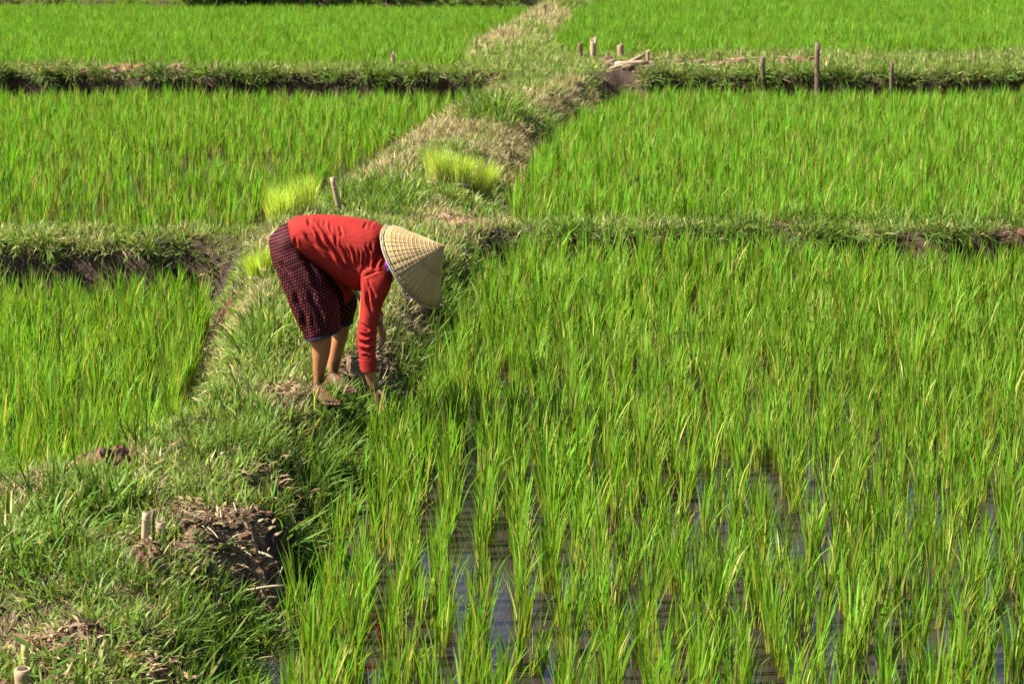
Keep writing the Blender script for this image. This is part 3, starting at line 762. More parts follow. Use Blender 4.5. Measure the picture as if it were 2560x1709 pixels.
for i in range(40):
    x = rr.uniform(1.3, 4.3); y = 29.9 + rr.uniform(-1.2, .9)
    straw(x, y, ground_z(x, y) + .04, rr.uniform(.1, .25), rr.uniform(-.7, .7) + (math.pi if rr.random() < .5 else 0), rr.uniform(-.05, .3), rr.uniform(.006, .011), 'pale straw stalk lying along the far right bund', FS)
straw(1.52, 29.6, ground_z(1.52, 29.6) + .07, .5, R(5), R(4), .05, 'short pale log lying at the left end of the far right bund', 'cut wood at the far crossing', M_pink, 'cut_log', 'log', 0.0)
straw(1.75, 29.9, ground_z(1.75, 29.9) + .06, .3, R(40), R(20), .045, 'tilted pale wood offcut behind the short log', 'cut wood at the far crossing', M_pink, 'cut_log', 'log', 0.0)

# dead leaves: loose litter on the bund
def leaf_scrap(seed):
    r = np.random.default_rng(seed); parts = []
    for j in range(7):
        a = r.uniform(0, 6.283); L = r.uniform(.025, .06); w = L * r.uniform(.12, .3); c = np.array([r.uniform(-.06, .06), r.uniform(-.06, .06), r.uniform(.0, .02)])
        d = np.array([math.cos(a), math.sin(a), r.uniform(-.2, .4)]); s = np.array([-math.sin(a), math.cos(a), r.uniform(-.4, .4)])
        v = np.array([c - d * L / 2, c + s * w / 2 + [0, 0, .004], c + d * L / 2, c - s * w / 2 + [0, 0, .004]])
        parts.append((v, [(0, 1, 2, 3)], np.array([(r.uniform(.2, 1), r.uniform(), r.uniform(0, 1))] * 4)))
    return merge(parts)
g_litter = variants('litter', [leaf_scrap(500 + i) for i in range(6)], leaf_mat('litter_leaf', (0.211, 0.136, 0.081), (0.285, 0.205, 0.124), (0.310, 0.236, 0.136), (0.136, 0.074, 0.043), trans=.15, tr_tint=(1, 1, .9)))
x, y, z, d = bund_points(60000, (5.2, 33.0), 90)
r_ = np.random.default_rng(91); pb_ = np.maximum(blob(BARE, x, y, 2.0) * .9, np.maximum(blob(DRY, x, y, 2.0) * .16, 0.02))
k = r_.uniform(size=len(x)) < pb_
x, y, z = x[k], y[k], z[k]; n = len(x)
scatter('litter', np.stack([x, y, z + .012], 1), yaw_tilt(r_.uniform(0, 6.283, n), r_.normal(0, .2, n), r_.normal(0, .2, n)), np.repeat((r_.uniform(.7, 1.3, n) * np.where(y > 18, 1.6, 1))[:, None], 3, 1), r_.integers(0, 6, n), g_litter, 'dead leaves and straw bits scattered on the bunds')

# loose crumbs of earth
def crumb_col(name, mat, s0):
    col = bpy.data.collections.new(name + '_variants')
    for i in range(5):
        o = bpy.data.objects.new(f'{name}_{i}', lump_mesh(name, s0 + i, mat, .55, 2, .7)); col.objects.link(o)
    return col
for nm, mat, s0, sd in (('mud_crumbs', M_mud, 40, 190), ('red_crumbs', M_red, 60, 191)):
    x, y, z, d = bund_points(90000, (5.2, 20.0), sd)
    r_ = np.random.default_rng(sd); k = r_.uniform(size=len(x)) < blob(BARE, x, y, 1.3) * .8 + .004
    k &= (fbm(x * 2.2, y * 2.2, 99, 2) > 0) == (nm == 'mud_crumbs')
    x, y, z = x[k], y[k], z[k]; n = len(x); s = .007 + .02 * r_.uniform(size=n) ** 3
    extra = np.array([mound_z(a, b) - ground_z(a, b) if abs(a + 1.06) < .3 and abs(b - 7.62) < .32 else 0 for a, b in zip(x, y)])
    scatter(nm, np.stack([x, y, z + .003 + extra * .75], 1), np.stack([r_.normal(0, .4, n), r_.normal(0, .4, n), r_.uniform(0, 6.28, n)], 1), np.repeat(s[:, None], 3, 1), r_.integers(0, 5, n), crumb_col(nm, mat, s0), 'loose brown earth crumbs on bare patches' if nm == 'mud_crumbs' else 'loose reddish earth crumbs on bare patches')

# seedling bundles set down on the bund
def bundle(x, y, h, label, seed, wid=0.085):
    z = ground_z(x, y); r = np.random.default_rng(seed)
    root = bpy.data.objects.new('seedling_bundle', None); C.objects.link(root); root.location = (x, y, z); root.empty_display_size = .1
    root.rotation_euler = (r.uniform(-.1, .1), r.uniform(-.15, .15), r.uniform(0, 6.28))
    tag(root, label, 'seedlings', 'bundles of rice seedlings on the bund')
    link('blades', blade_mesh('blades', blades(330, wid, h, 0.16, .0045, .085, .22, 4, .06, seed=seed, splay=.9, droop=.3, stem=.15), M_seed), root)
    v, f = tube([(0, 0, .045), (0, 0, .055), (0, 0, .066)], [wid * 1.0, wid * 1.03, wid * 1.0], 16, False)
    link('straw_tie', mesh_np('straw_tie', v, f, M_straw, True), root)
    return root
BL = ['yellow green seedling bundle, left one of the three right of the leaning stake', 'yellow green seedling bundle, middle one of the three right of the leaning stake',
      'yellow green seedling bundle, right one of the three right of the leaning stake', 'tall yellow green seedling bundle behind the person\'s hip, the left one',
      'yellow green seedling bundle behind the person\'s waist beside the leaning stake', 'short seedling bundle left of the person\'s dotted shorts',
      'short seedling bundle half hidden behind the person\'s dotted shorts']
for i, (x, y, z, h) in enumerate(BUND):
    bundle(x, y, h * (1.6 if i < 5 else 1.8), BL[i], 600 + i, (.095 if i < 5 else .055))

# broad-leaved weeds on the bund
def weed_mesh(seed):
    r = np.random.default_rng(seed); parts = []
    for j in range(16):
        a = r.uniform(0, 6.283); L = r.uniform(.035, .07); w = L * .38; zz = r.uniform(.03, .16); rad = r.uniform(.01, .06)
        c = np.array([rad * math.cos(a), rad * math.sin(a), zz]); d = np.array([math.cos(a), math.sin(a), r.uniform(-.3, .5)]); s = np.array([-math.sin(a), math.cos(a), 0])
        v = np.array([c, c + d * L * .4 + s * w / 2, c + d * L, c + d * L * .4 - s * w / 2, c + d * L * .45 - [0, 0, .004]])
        parts.append((v, [(0, 4, 1), (1, 4, 2), (2, 4, 3), (3, 4, 0)], np.array([(.1, .5, 0), (.5, .5, 0), (1, .5, 0), (.5, .5, 0), (.6, .5, 0)]) * 1.0))
        st_ = np.array([[0, -.002, 0], [0, .002, 0], c])
        parts.append((st_, [(0, 1, 2)], np.array([(.3, .5, .2)] * 3)))
    return merge(parts)
WM = [blade_mesh('weed', weed_mesh(700 + i), M_weed) for i in range(4)]
for i in range(70):
    for _ in range(50):
        y = rr.uniform(5.6, 33); x = rr.uniform(-.27 * y, .27 * y)
        zt, dd = terrain(np.array([x]), np.array([y]))
        if dd[0] > .12 and (y < 14 or y > 14): break
    o = bpy.data.objects.new('weed', WM[i % 4]); C.objects.link(o); o.location = (x, y, float(zt[0]) - .01)
    s = rr.uniform(.6, 1.2) * (1.5 if y > 20 else 1); o.scale = (s, s, s); o.rotation_euler = (0, 0, rr.uniform(0, 6.3))
    tag(o, 'small broad leaved green weed growing in the bund grass', 'weed', 'broad leaved weeds in the bund grass')

# far terrace edge: bushes behind the last bund on the left
def bush(x, y, h, w, label, seed):
    r = np.random.default_rng(seed); z = ground_z(x, y)
    root = bpy.data.objects.new('bush', None); C.objects.link(root); root.location = (x, y, z); tag(root, label, 'bush', 'dark bushes beyond the far left paddy')
    for j in range(4):
        a = r.uniform(0, 6.28); v, f = tube([(0.1 * math.cos(a), .1 * math.sin(a), -.1), (.2 * math.cos(a), .2 * math.sin(a), h * .5), (.5 * w * .6 * math.cos(a), .5 * w * .6 * math.sin(a), h * .9)], [.03, .022, .01], 6)
        link('stem', mesh_np('stem', v, f, M_wood, True), root)
    n = 900; parts_v, parts_f, parts_a = [], [], []
    u = r.normal(size=(n, 3)); u /= np.linalg.norm(u, axis=1)[:, None]; rad = r.uniform(.45, 1, n) ** .6
    c = u * rad[:, None] * np.array([w / 2, w / 2, h / 2]) * (1 + .3 * np.sin(3 * u[:, :1] * 2 + seed)) + np.array([0, 0, h * .53])
    for i in range(n):
        a = r.normal(size=3); a /= np.linalg.norm(a); b = np.cross(a, r.normal(size=3)); b /= np.linalg.norm(b); L = r.uniform(.06, .13)
        parts_v += [c[i] - a * L, c[i] + b * L * .4, c[i] + a * L, c[i] - b * L * .4]; parts_f.append((4 * i, 4 * i + 1, 4 * i + 2, 4 * i + 3)); t = r.uniform(); parts_a += [(.6, t, 0)] * 4
    link('foliage', mesh_np('foliage', np.array(parts_v), parts_f, M_bush, False, {'bl': ('FLOAT_VECTOR', np.array(parts_a))}), root)
for i in range(9):
    bush(-8.6 + 1.05 * i + rr.uniform(-.2, .2), 52.6 + rr.uniform(-.4, .4), rr.uniform(1.3, 1.9), rr.uniform(1.3, 1.7), 'dark leafy bush beyond the far left paddy at the top edge', 800 + i)

# ------------------------------------------------------------------ the person
SHIRT_TORSO = [ ((-0.168,0.000,0.914),(-0.098,0.000,0.738),0.160), ((-0.123,0.000,0.931),(-0.051,0.000,0.697),0.170), ((-0.061,0.000,0.938),(0.015,0.000,0.649),0.170), ((0.006,0.000,0.939),(0.073,0.000,0.604),0.172), ((0.079,0.000,0.935),(0.132,0.000,0.570),0.175), ((0.152,0.000,0.927),(0.183,0.000,0.547),0.180), ((0.225,0.000,0.914),(0.235,0.000,0.562),0.185), ((0.284,0.000,0.898),(0.294,0.000,0.592),0.170), ((0.328,0.000,0.868),(0.343,0.000,0.622),0.125), ((0.360,0.000,0.824),(0.365,0.000,0.652),0.080) ]
SLEEVE_NEAR = [ ((0.215,-0.100,0.706),(0.361,-0.100,0.721),0.070), ((0.210,-0.155,0.627),(0.374,-0.155,0.649),0.070), ((0.211,-0.175,0.571),(0.360,-0.175,0.586),0.068), ((0.209,-0.185,0.506),(0.327,-0.185,0.514),0.060), ((0.205,-0.195,0.442),(0.304,-0.195,0.445),0.054), ((0.192,-0.200,0.369),(0.294,-0.200,0.376),0.052), ((0.191,-0.205,0.303),(0.287,-0.205,0.306),0.050), ((0.201,-0.210,0.228),(0.285,-0.210,0.232),0.046) ]
CUFF_NEAR = [ ((0.198,-0.210,0.231),(0.289,-0.210,0.235),0.049), ((0.202,-0.212,0.200),(0.290,-0.212,0.203),0.049), ((0.211,-0.215,0.162),(0.290,-0.215,0.165),0.048) ]
FOREARM_NEAR = [ ((0.217,-0.200,0.383),(0.276,-0.200,0.383),0.032), ((0.216,-0.210,0.237),(0.274,-0.210,0.237),0.034), ((0.221,-0.213,0.170),(0.283,-0.213,0.170),0.033), ((0.238,-0.215,0.111),(0.291,-0.215,0.112),0.028), ((0.259,-0.220,0.067),(0.306,-0.220,0.073),0.023) ]
SLEEVE_FAR = [ ((0.267,0.100,0.703),(0.349,0.100,0.718),0.060), ((0.245,0.180,0.615),(0.332,0.180,0.630),0.060), ((0.211,0.230,0.537),(0.294,0.230,0.553),0.055), ((0.185,0.260,0.463),(0.265,0.260,0.493),0.050), ((0.206,0.210,0.410),(0.275,0.210,0.441),0.048), ((0.240,0.160,0.366),(0.300,0.160,0.397),0.046) ]
FOREARM_FAR = [ ((0.209,0.250,0.488),(0.254,0.250,0.503),0.030), ((0.226,0.210,0.426),(0.267,0.210,0.441),0.030), ((0.259,0.150,0.364),(0.297,0.150,0.383),0.028), ((0.267,0.140,0.343),(0.301,0.140,0.355),0.022) ]
PELVIS = [ ((-0.135,0.000,0.894),(-0.057,0.000,0.757),0.130), ((-0.185,0.000,0.894),(-0.072,0.000,0.719),0.150), ((-0.239,0.000,0.857),(-0.088,0.000,0.697),0.165), ((-0.272,0.000,0.801),(-0.088,0.000,0.660),0.160), ((-0.235,0.000,0.705),(-0.074,0.000,0.637),0.120) ]
THIGH_NEAR = [ ((-0.261,-0.070,0.812),(-0.051,-0.070,0.723),0.090), ((-0.254,-0.090,0.734),(-0.020,-0.090,0.690),0.095), ((-0.224,-0.100,0.654),(0.017,-0.100,0.647),0.105), ((-0.192,-0.110,0.574),(0.042,-0.110,0.593),0.110), ((-0.162,-0.120,0.494),(0.086,-0.120,0.528),0.112), ((-0.130,-0.125,0.421),(0.099,-0.125,0.454),0.112), ((-0.091,-0.130,0.343),(0.101,-0.130,0.388),0.110), ((-0.079,-0.130,0.316),(0.098,-0.130,0.370),0.108) ]
THIGH_FAR = [ ((-0.240,0.070,0.821),(-0.065,0.070,0.708),0.090), ((-0.172,0.100,0.688),(0.028,0.100,0.643),0.100), ((-0.102,0.120,0.579),(0.114,0.120,0.556),0.105), ((-0.031,0.130,0.456),(0.168,0.130,0.471),0.105), ((-0.022,0.140,0.366),(0.147,0.140,0.374),0.100), ((-0.020,0.140,0.341),(0.143,0.140,0.353),0.098) ]
LEG_NEAR = [ ((-0.204,-0.050,0.831),(-0.103,-0.050,0.772),0.060), ((-0.153,-0.090,0.645),(-0.050,-0.090,0.645),0.065), ((-0.065,-0.120,0.487),(0.056,-0.120,0.502),0.062), ((-0.048,-0.130,0.384),(0.060,-0.130,0.407),0.052), ((-0.053,-0.130,0.310),(0.056,-0.130,0.325),0.052), ((-0.048,-0.128,0.234),(0.042,-0.128,0.234),0.046), ((-0.045,-0.126,0.159),(0.021,-0.126,0.162),0.034), ((-0.043,-0.126,0.091),(0.009,-0.126,0.095),0.028), ((-0.047,-0.130,0.046),(0.008,-0.130,0.054),0.030) ]
LEG_FAR = [ ((-0.193,0.050,0.831),(-0.106,0.050,0.771),0.060), ((-0.106,0.100,0.643),(-0.017,0.100,0.643),0.065), ((-0.015,0.130,0.486),(0.105,0.130,0.501),0.060), ((0.027,0.140,0.393),(0.134,0.140,0.408),0.050), ((0.035,0.140,0.309),(0.128,0.140,0.332),0.050), ((0.023,0.140,0.239),(0.103,0.140,0.239),0.045), ((0.009,0.140,0.155),(0.079,0.140,0.155),0.034), ((0.009,0.140,0.085),(0.063,0.140,0.089),0.028), ((0.006,0.135,0.036),(0.067,0.135,0.044),0.030) ]
BODY_TORSO = [ ((-0.143,0.000,0.876),(-0.079,0.000,0.772),0.115), ((-0.061,0.000,0.905),(-0.013,0.000,0.742),0.110), ((0.078,0.000,0.898),(0.126,0.000,0.660),0.130), ((0.225,0.000,0.879),(0.236,0.000,0.645),0.140), ((0.290,0.000,0.846),(0.299,0.000,0.652),0.120), ((0.334,0.000,0.794),(0.354,0.000,0.667),0.060), ((0.392,0.000,0.749),(0.424,0.000,0.641),0.050), ((0.415,-0.020,0.749),(0.448,-0.020,0.656),0.050) ]
FOLDS = [ ([(-0.069,0.940), (-0.039,0.905)],1.0), ([(-0.007,0.932), (0.034,0.865), (0.094,0.764), (0.132,0.705), (0.201,0.637)],1.4), ([(-0.023,0.908), (0.010,0.834), (0.070,0.740)],1.2), ([(0.020,0.924), (0.042,0.873)],0.7), ([(-0.082,0.873), (-0.044,0.834), (-0.002,0.795)],1.0), ([(0.106,0.905), (0.115,0.854)],0.5), ([(0.115,0.818), (0.144,0.748), (0.194,0.661)],1.1), ([(0.134,0.818), (0.167,0.724), (0.201,0.645)],0.9), ([(0.169,0.803), (0.187,0.732), (0.201,0.669)],1.0), ([(0.199,0.783), (0.213,0.685)],0.8), ([(0.227,0.787), (0.233,0.685)],0.9), ([(0.246,0.818), (0.256,0.685)],0.9), ([(0.270,0.818), (0.265,0.771)],0.7), ([(0.304,0.748), (0.280,0.685)],1.4), ([(0.271,0.924), (0.255,0.889)],0.8), ([(0.244,0.905), (0.228,0.885)],0.6), ([(0.236,0.641), (0.247,0.566), (0.269,0.479)],1.1), ([(0.252,0.645), (0.270,0.586), (0.293,0.550)],1.0), ([(0.221,0.649), (0.252,0.673), (0.279,0.681), (0.303,0.683)],0.8), ([(-0.121,0.850), (-0.107,0.803)],0.7), ([(0.058,0.908), (0.061,0.862)],0.4), ([(0.084,0.873), (0.091,0.803), (0.148,0.701)],0.5), ([(0.200,0.324), (0.240,0.313), (0.287,0.343)],1.2), ([(0.206,0.280), (0.246,0.276), (0.283,0.298)],1.0), ([(0.197,0.361), (0.240,0.350), (0.291,0.384)],0.9), ([(0.217,0.250), (0.253,0.254)],0.6), ([(0.212,0.417), (0.255,0.387)],0.7) ]
PANT_FOLDS = [ ([(-0.251,0.725), (-0.197,0.570), (-0.128,0.377)],0.6), ([(-0.119,0.791), (-0.055,0.725), (0.014,0.570)],0.8), ([(-0.144,0.629), (-0.075,0.452), (-0.056,0.333)],0.8), ([(-0.072,0.629), (-0.002,0.481), (0.039,0.355)],0.6), ([(-0.193,0.725), (-0.144,0.659)],0.5) ]
RIM = (0.462,-0.050,0.681)
HEAD = (0.474,-0.035,0.688)
SCARF = (0.346,-0.165,0.696)
CHINKNOT = (0.434,-0.130,0.593)
HAND_NEAR = (0.283,-0.220,0.067)
HAND_FAR = (0.284,0.140,0.348)
HEEL_NEAR = (-0.020,-0.130,0.046)
HEEL_FAR = (0.035,0.135,0.036)
FLAP = (0.142,0.050,0.561)
FLAP2 = (0.126,0.050,0.470)

PO = Vector((-0.98, 10.15, 0.0))

def loft(st, seg=28, sub=5, power=2.0, cap=True):
    T = np.array([s[0] for s in st], float); Bm = np.array([s[1] for s in st], float); b = np.array([s[2] for s in st], float)
    n = len(st); u = np.linspace(0, n - 1, (n - 1) * sub + 1)
    def cr(a):
        a = np.asarray(a, float); out = []
        for t in u:
            i = min(int(t), n - 2); f = t - i
            p0, p1, p2, p3 = a[max(i - 1, 0)], a[i], a[i + 1], a[min(i + 2, n - 1)]
            out.append(.5 * (2 * p1 + (p2 - p0) * f + (2 * p0 - 5 * p1 + 4 * p2 - p3) * f * f + (3 * p1 - p0 - 3 * p2 + p3) * f ** 3))
        return np.array(out)
    T, Bm, b = cr(T), cr(Bm), cr(b)
    Cc = (T + Bm) / 2; rv = (T - Bm) / 2
    tan = np.gradient(Cc, axis=0)
    d = np.cross(tan, rv); d /= np.linalg.norm(d, axis=1)[:, None] + 1e-9
    th = np.linspace(0, 2 * math.pi, seg, endpoint=False); vs = []
    ct = np.sign(np.cos(th)) * np.abs(np.cos(th)) ** (2 / power); sn = np.sign(np.sin(th)) * np.abs(np.sin(th)) ** (2 / power)
    for i in range(len(u)):
        vs += [Cc[i] + rv[i] * a + d[i] * b[i] * s for a, s in zip(ct, sn)]
    fs = []; m = len(u)
    for i in range(m - 1):
        for k in range(seg):
            fs.append((i * seg + k, i * seg + (k + 1) % seg, (i + 1) * seg + (k + 1) % seg, (i + 1) * seg + k))
    if cap:
        fs.append(tuple(range(seg))[::-1]); fs.append(tuple(range((m - 1) * seg, m * seg)))
    return [tuple(v) for v in vs], fs

def rod(path, radii, seg=14, sub=4):
    """round limb through joints"""
    P = [np.array(p, float) for p in path]; st_ = []
    for i, p in enumerate(P):
        t = P[min(i + 1, len(P) - 1)] - P[max(i - 1, 0)]; t /= np.linalg.norm(t)
        a = np.cross(t, [0, 1, 0.001]); a /= np.linalg.norm(a)
        st_.append((p + a * radii[i], p - a * radii[i], radii[i]))
    v, f = loft(st_, seg, sub)
    # rounded end
    return v, f

def ball(c, r, seg=16):
    bm = bmesh.new(); bmesh.ops.create_uvsphere(bm, u_segments=seg, v_segments=seg // 2 + 2, radius=1)
    v = [tuple(Vector(c) + Vector((p.co.x * r[0], p.co.y * r[1], p.co.z * r[2]))) for p in bm.verts]
    f = [tuple(q.index for q in p.verts) for p in bm.faces]; bm.free()
    return v, f

def fuse(name, pieces, voxel, smooth, mat, keep_obj=False, parent=None):
    V, F = [], []
    for v, f in pieces:
        o = len(V); V += list(v); F += [tuple(i + o for i in q) for q in f]
    me = mesh_np(name + '_raw', V, F)
    tmp = bpy.data.objects.new(name + '_raw', me); C.objects.link(tmp)
    rm = tmp.modifiers.new('fuse', 'REMESH'); rm.mode = 'VOXEL'; rm.voxel_size = voxel
    if smooth:
        sm = tmp.modifiers.new('ease', 'SMOOTH'); sm.factor = .5; sm.iterations = smooth
    dg = bpy.context.evaluated_depsgraph_get(); dg.update()
    out = bpy.data.meshes.new_from_object(tmp.evaluated_get(dg))
    out.name = name
    bpy.data.objects.remove(tmp); bpy.data.meshes.remove(me)
    out.materials.clear(); out.materials.append(mat)
    out.polygons.foreach_set('use_smooth', [True] * len(out.polygons))
    return out

def vn(me):
    n = len(me.vertices); co_ = np.empty(n * 3, np.float32); me.vertices.foreach_get('co', co_)
    no = np.empty(n * 3, np.float32); me.vertices.foreach_get('normal', no)
    return co_.reshape(-1, 3).astype(float), no.reshape(-1, 3).astype(float)

def seg_dist(px, pz, line):
    best = np.full(px.shape, 1e9); sg = np.zeros(px.shape); tt = np.zeros(px.shape)
    L = [math.dist(a, b) for a, b in zip(line, line[1:])]; tot = sum(L); acc_ = 0
    for (a, b), l in zip(zip(line, line[1:]), L):
        ex, ez = b[0] - a[0], b[1] - a[1]
        t = np.clip(((px - a[0]) * ex + (pz - a[1]) * ez) / (l * l), 0, 1)
        dx, dz = px - a[0] - t * ex, pz - a[1] - t * ez; d = np.hypot(dx, dz); k = d < best
        best = np.where(k, d, best); sg = np.where(k, np.sign(dx * ez - dz * ex), sg); tt = np.where(k, (acc_ + t * l) / tot, tt); acc_ += l
    return best * sg, tt

def wrinkle(me, folds, amp, sig, fine=0.0012):
    c, n = vn(me); disp = np.zeros(len(c))
    side = np.clip(np.abs(n[:, 1]) * 1.5 + .15, 0, 1)
    wx = c[:, 0] + .004 * np.sin(c[:, 2] * 60 + c[:, 1] * 20); wz = c[:, 2] + .004 * np.sin(c[:, 0] * 55 + c[:, 1] * 30)
    val = np.zeros(len(c)); rid = np.zeros(len(c))
    for line, w in folds:
        d, t = seg_dist(wx, wz, line)
        fade = np.clip(np.minimum(t, 1 - t) * 3.5 + .1, 0, 1)
        s = sig * (0.75 + .4 * min(w, 1.3))
        val = np.maximum(val, w * fade * np.exp(-(d / s) ** 2 / 2))
        rid = np.maximum(rid, w * fade * np.exp(-((np.abs(d) - 2.0 * s) / s) ** 2 / 2))
    disp = amp * (-val + .55 * rid * np.clip(1 - val, 0, 1)) * side
    disp += fine * (np.sin(c[:, 0] * 90 + 3 * np.sin(c[:, 2] * 40)) * np.sin(c[:, 2] * 70 + c[:, 1] * 50))
    c = c + n * disp[:, None]
    me.vertices.foreach_set('co', c.astype(np.float32).ravel()); me.update()

def cloth_mat(name, col, var=0.11, rough=0.8, sheen=0.25):
    m, n, out = newmat(name)
    tc = N(n, 'ShaderNodeTexCoord'); nz = N(n, 'ShaderNodeTexNoise'); nz.inputs['Scale'].default_value = 9; nz.inputs['Detail'].default_value = 5
    n.links.new(tc.outputs['Object'], nz.inputs['Vector'])
    c = mixc(n, tuple(x * (1 - var * 3) for x in col), tuple(min(1, x * (1 + var * 2)) for x in col), nz.outputs[0])
    pb = N(n, 'ShaderNodeBsdfPrincipled'); n.links.new(c, pb.inputs['Base Color']); pb.inputs['Roughness'].default_value = rough
    pb.inputs['Specular IOR Level'].default_value = 0.1
    wv = N(n, 'ShaderNodeTexNoise'); wv.inputs['Scale'].default_value = 350; n.links.new(tc.outputs['Object'], wv.inputs['Vector'])
    b = N(n, 'ShaderNodeBump'); b.inputs['Strength'].default_value = .15; b.inputs['Distance'].default_value = .002
    n.links.new(wv.outputs[0], b.inputs['Height']); n.links.new(b.outputs[0], pb.inputs['Normal']); n.links.new(pb.outputs[0], out.inputs[0])
    return m

def dots_mat():
    m, n, out = newmat('dotted_cloth')
    at = N(n, 'ShaderNodeAttribute', attribute_name='cloth_uv'); sp = N(n, 'ShaderNodeSeparateXYZ'); n.links.new(at.outputs['Vector'], sp.inputs[0])
    pitch = 0.0185
    v = math_(n, 'DIVIDE', sp.outputs[1], pitch * .86); row = math_(n, 'FLOOR', v)
    u = math_(n, 'ADD', math_(n, 'DIVIDE', sp.outputs[0], pitch), math_(n, 'MULTIPLY', row, 0.5))
    fu = math_(n, 'SUBTRACT', math_(n, 'FRACT', u), .5); fv = math_(n, 'SUBTRACT', math_(n, 'FRACT', v), .5)
    d = math_(n, 'SQRT', math_(n, 'ADD', math_(n, 'MULTIPLY', fu, fu), math_(n, 'MULTIPLY', fv, fv)))
    k = math_(n, 'LESS_THAN', d, 0.19)
    c = mixc(n, (0.009, 0.004, 0.006), (0.34, 0.026, 0.028), k)
    pb = N(n, 'ShaderNodeBsdfPrincipled'); n.links.new(c, pb.inputs['Base Color']); pb.inputs['Roughness'].default_value = .7; pass
    pb.inputs['Specular IOR Level'].default_value = .08
    n.links.new(pb.outputs[0], out.inputs[0])
    return m

def skin_mat():
    m, n, out = newmat('skin')
    tc = N(n, 'ShaderNodeTexCoord'); nz = N(n, 'ShaderNodeTexNoise'); nz.inputs['Scale'].default_value = 14; nz.inputs['Detail'].default_value = 5
    n.links.new(tc.outputs['Object'], nz.inputs['Vector'])
    c = mixc(n, (0.22, 0.088, 0.038), (0.31, 0.135, 0.064), nz.outputs[0])
    sp = N(n, 'ShaderNodeSeparateXYZ'); n.links.new(tc.outputs['Object'], sp.inputs[0])
    # dried mud on the ankles and feet, ragged
    n2 = N(n, 'ShaderNodeTexNoise'); n2.inputs['Scale'].default_value = 22; n2.inputs['Detail'].default_value = 4; n.links.new(tc.outputs['Object'], n2.inputs['Vector'])
    f = math_(n, 'SUBTRACT', math_(n, 'MULTIPLY', n2.outputs[0], .30), sp.outputs[2])
    f = math_(n, 'MINIMUM', math_(n, 'MAXIMUM', math_(n, 'MULTIPLY', f, 14.0), 0.0), .85)
    c = mixc(n, c, (0.050, 0.029, 0.019), f)
    pb = N(n, 'ShaderNodeBsdfPrincipled'); n.links.new(c, pb.inputs['Base Color']); pb.inputs['Roughness'].default_value = .5
    pb.inputs['Specular IOR Level'].default_value = .18; pb.inputs['Subsurface Weight'].default_value = .08; pb.inputs['Subsurface Radius'].default_value = (.01, .004, .002)
    b = N(n, 'ShaderNodeBump'); b.inputs['Strength'].default_value = .2; b.inputs['Distance'].default_value = .003
    n.links.new(n2.outputs[0], b.inputs['Height']); n.links.new(b.outputs[0], pb.inputs['Normal']); n.links.new(pb.outputs[0], out.inputs[0])
    return m

M_shirt = cloth_mat('red_shirt_cloth', (0.245, 0.018, 0.014))
M_dots = dots_mat(); M_skin = skin_mat()
M_navy = cloth_mat('navy_piping', (0.015, 0.019, 0.046)); M_purple = cloth_mat('purple_cloth', (0.124, 0.019, 0.310)); M_blue = cloth_mat('blue_cloth', (0.012, 0.037, 0.186))
M_hair = simple_mat('black_hair', (0.007, 0.006, 0.006), (0.019, 0.015, 0.012), 40, .45, .3, stretch=(1, 1, .1))
M_eye = simple_mat('dark_eye', (0.015, 0.01, 0.008), (0.03, 0.02, 0.015), 4, .2, 0)
M_lip = simple_mat('lips', (0.32, 0.12, 0.09), (0.36, 0.14, 0.10), 10, .5, 0)

# head frame: crown axis (also the hat axis) and the direction the face looks
AX = Vector((0.80, -0.263, 0.54)).normalized()
FC = Vector((0.45, -0.12, -0.88)); FC = (FC - AX * FC.dot(AX)).normalized()
SD = AX.cross(FC).normalized()
HC = Vector(HEAD) + AX * 0.0
def hp(side, face, crown): return tuple(HC + SD * side + FC * face + AX * crown)
def ell(c, a, b, cc, seg=20):
    """ellipsoid in the head frame"""
    v, f = ball((0, 0, 0), (1, 1, 1), seg)
    return [tuple(Vector(c) + SD * (p[0] * a) + FC * (p[1] * b) + AX * (p[2] * cc)) for p in v], f

def hand(wrist, dirv, normal, thumb_sign, curl, size=1.0):
    """palm, four unequal bent fingers and a thumb from the side of the palm"""
    w = Vector(wrist); d = Vector(dirv).normalized(); nrm = Vector(normal); nrm = (nrm - d * nrm.dot(d)).normalized(); s = d.cross(nrm).normalized()
    P = []; sz = size
    def q(a, b, c): return w + d * (a * sz) + s * (b * sz) + nrm * (c * sz)
    st_ = []
    for a, hw, th in ((-.02, .024, .019), (.0, .026, .018), (.03, .034, .016), (.065, .040, .015), (.085, .039, .012)):
        st_.append((tuple(q(a, hw, 0)), tuple(q(a, -hw, 0)), th * sz))
    P.append(loft(st_, 18, 3))
    for i, (off, L) in enumerate(((-.029, .066), (-.010, .078), (.010, .073), (.029, .056))):
        p = q(.075, off, 0); ang = 0.15; path = [p]; fan = off * 1.2
        for j, fr in enumerate((.42, .32, .26)):
            ang += curl * (.6, 1.0, .8)[j]
            dd = d * math.cos(ang) + nrm * math.sin(ang) + s * fan
            p = p + dd.normalized() * (L * fr * sz); path.append(p)
        P.append(rod(path, [.0095 * sz, .0088 * sz, .0080 * sz, .0066 * sz], 10, 3)); P.append(ball(tuple(path[-1]), (.0066 * sz,) * 3, 10))
    p0 = q(.015, thumb_sign * .024, .004); p1 = q(.042, thumb_sign * .050, .012); p2 = q(.070, thumb_sign * .060, .022); p3 = q(.092, thumb_sign * .058, .030)
    P.append(rod([p0, p1, p2, p3], [.014 * sz, .0115 * sz, .0095 * sz, .007 * sz], 10, 3)); P.append(ball(tuple(p3), (.007 * sz,) * 3, 10))
    return P

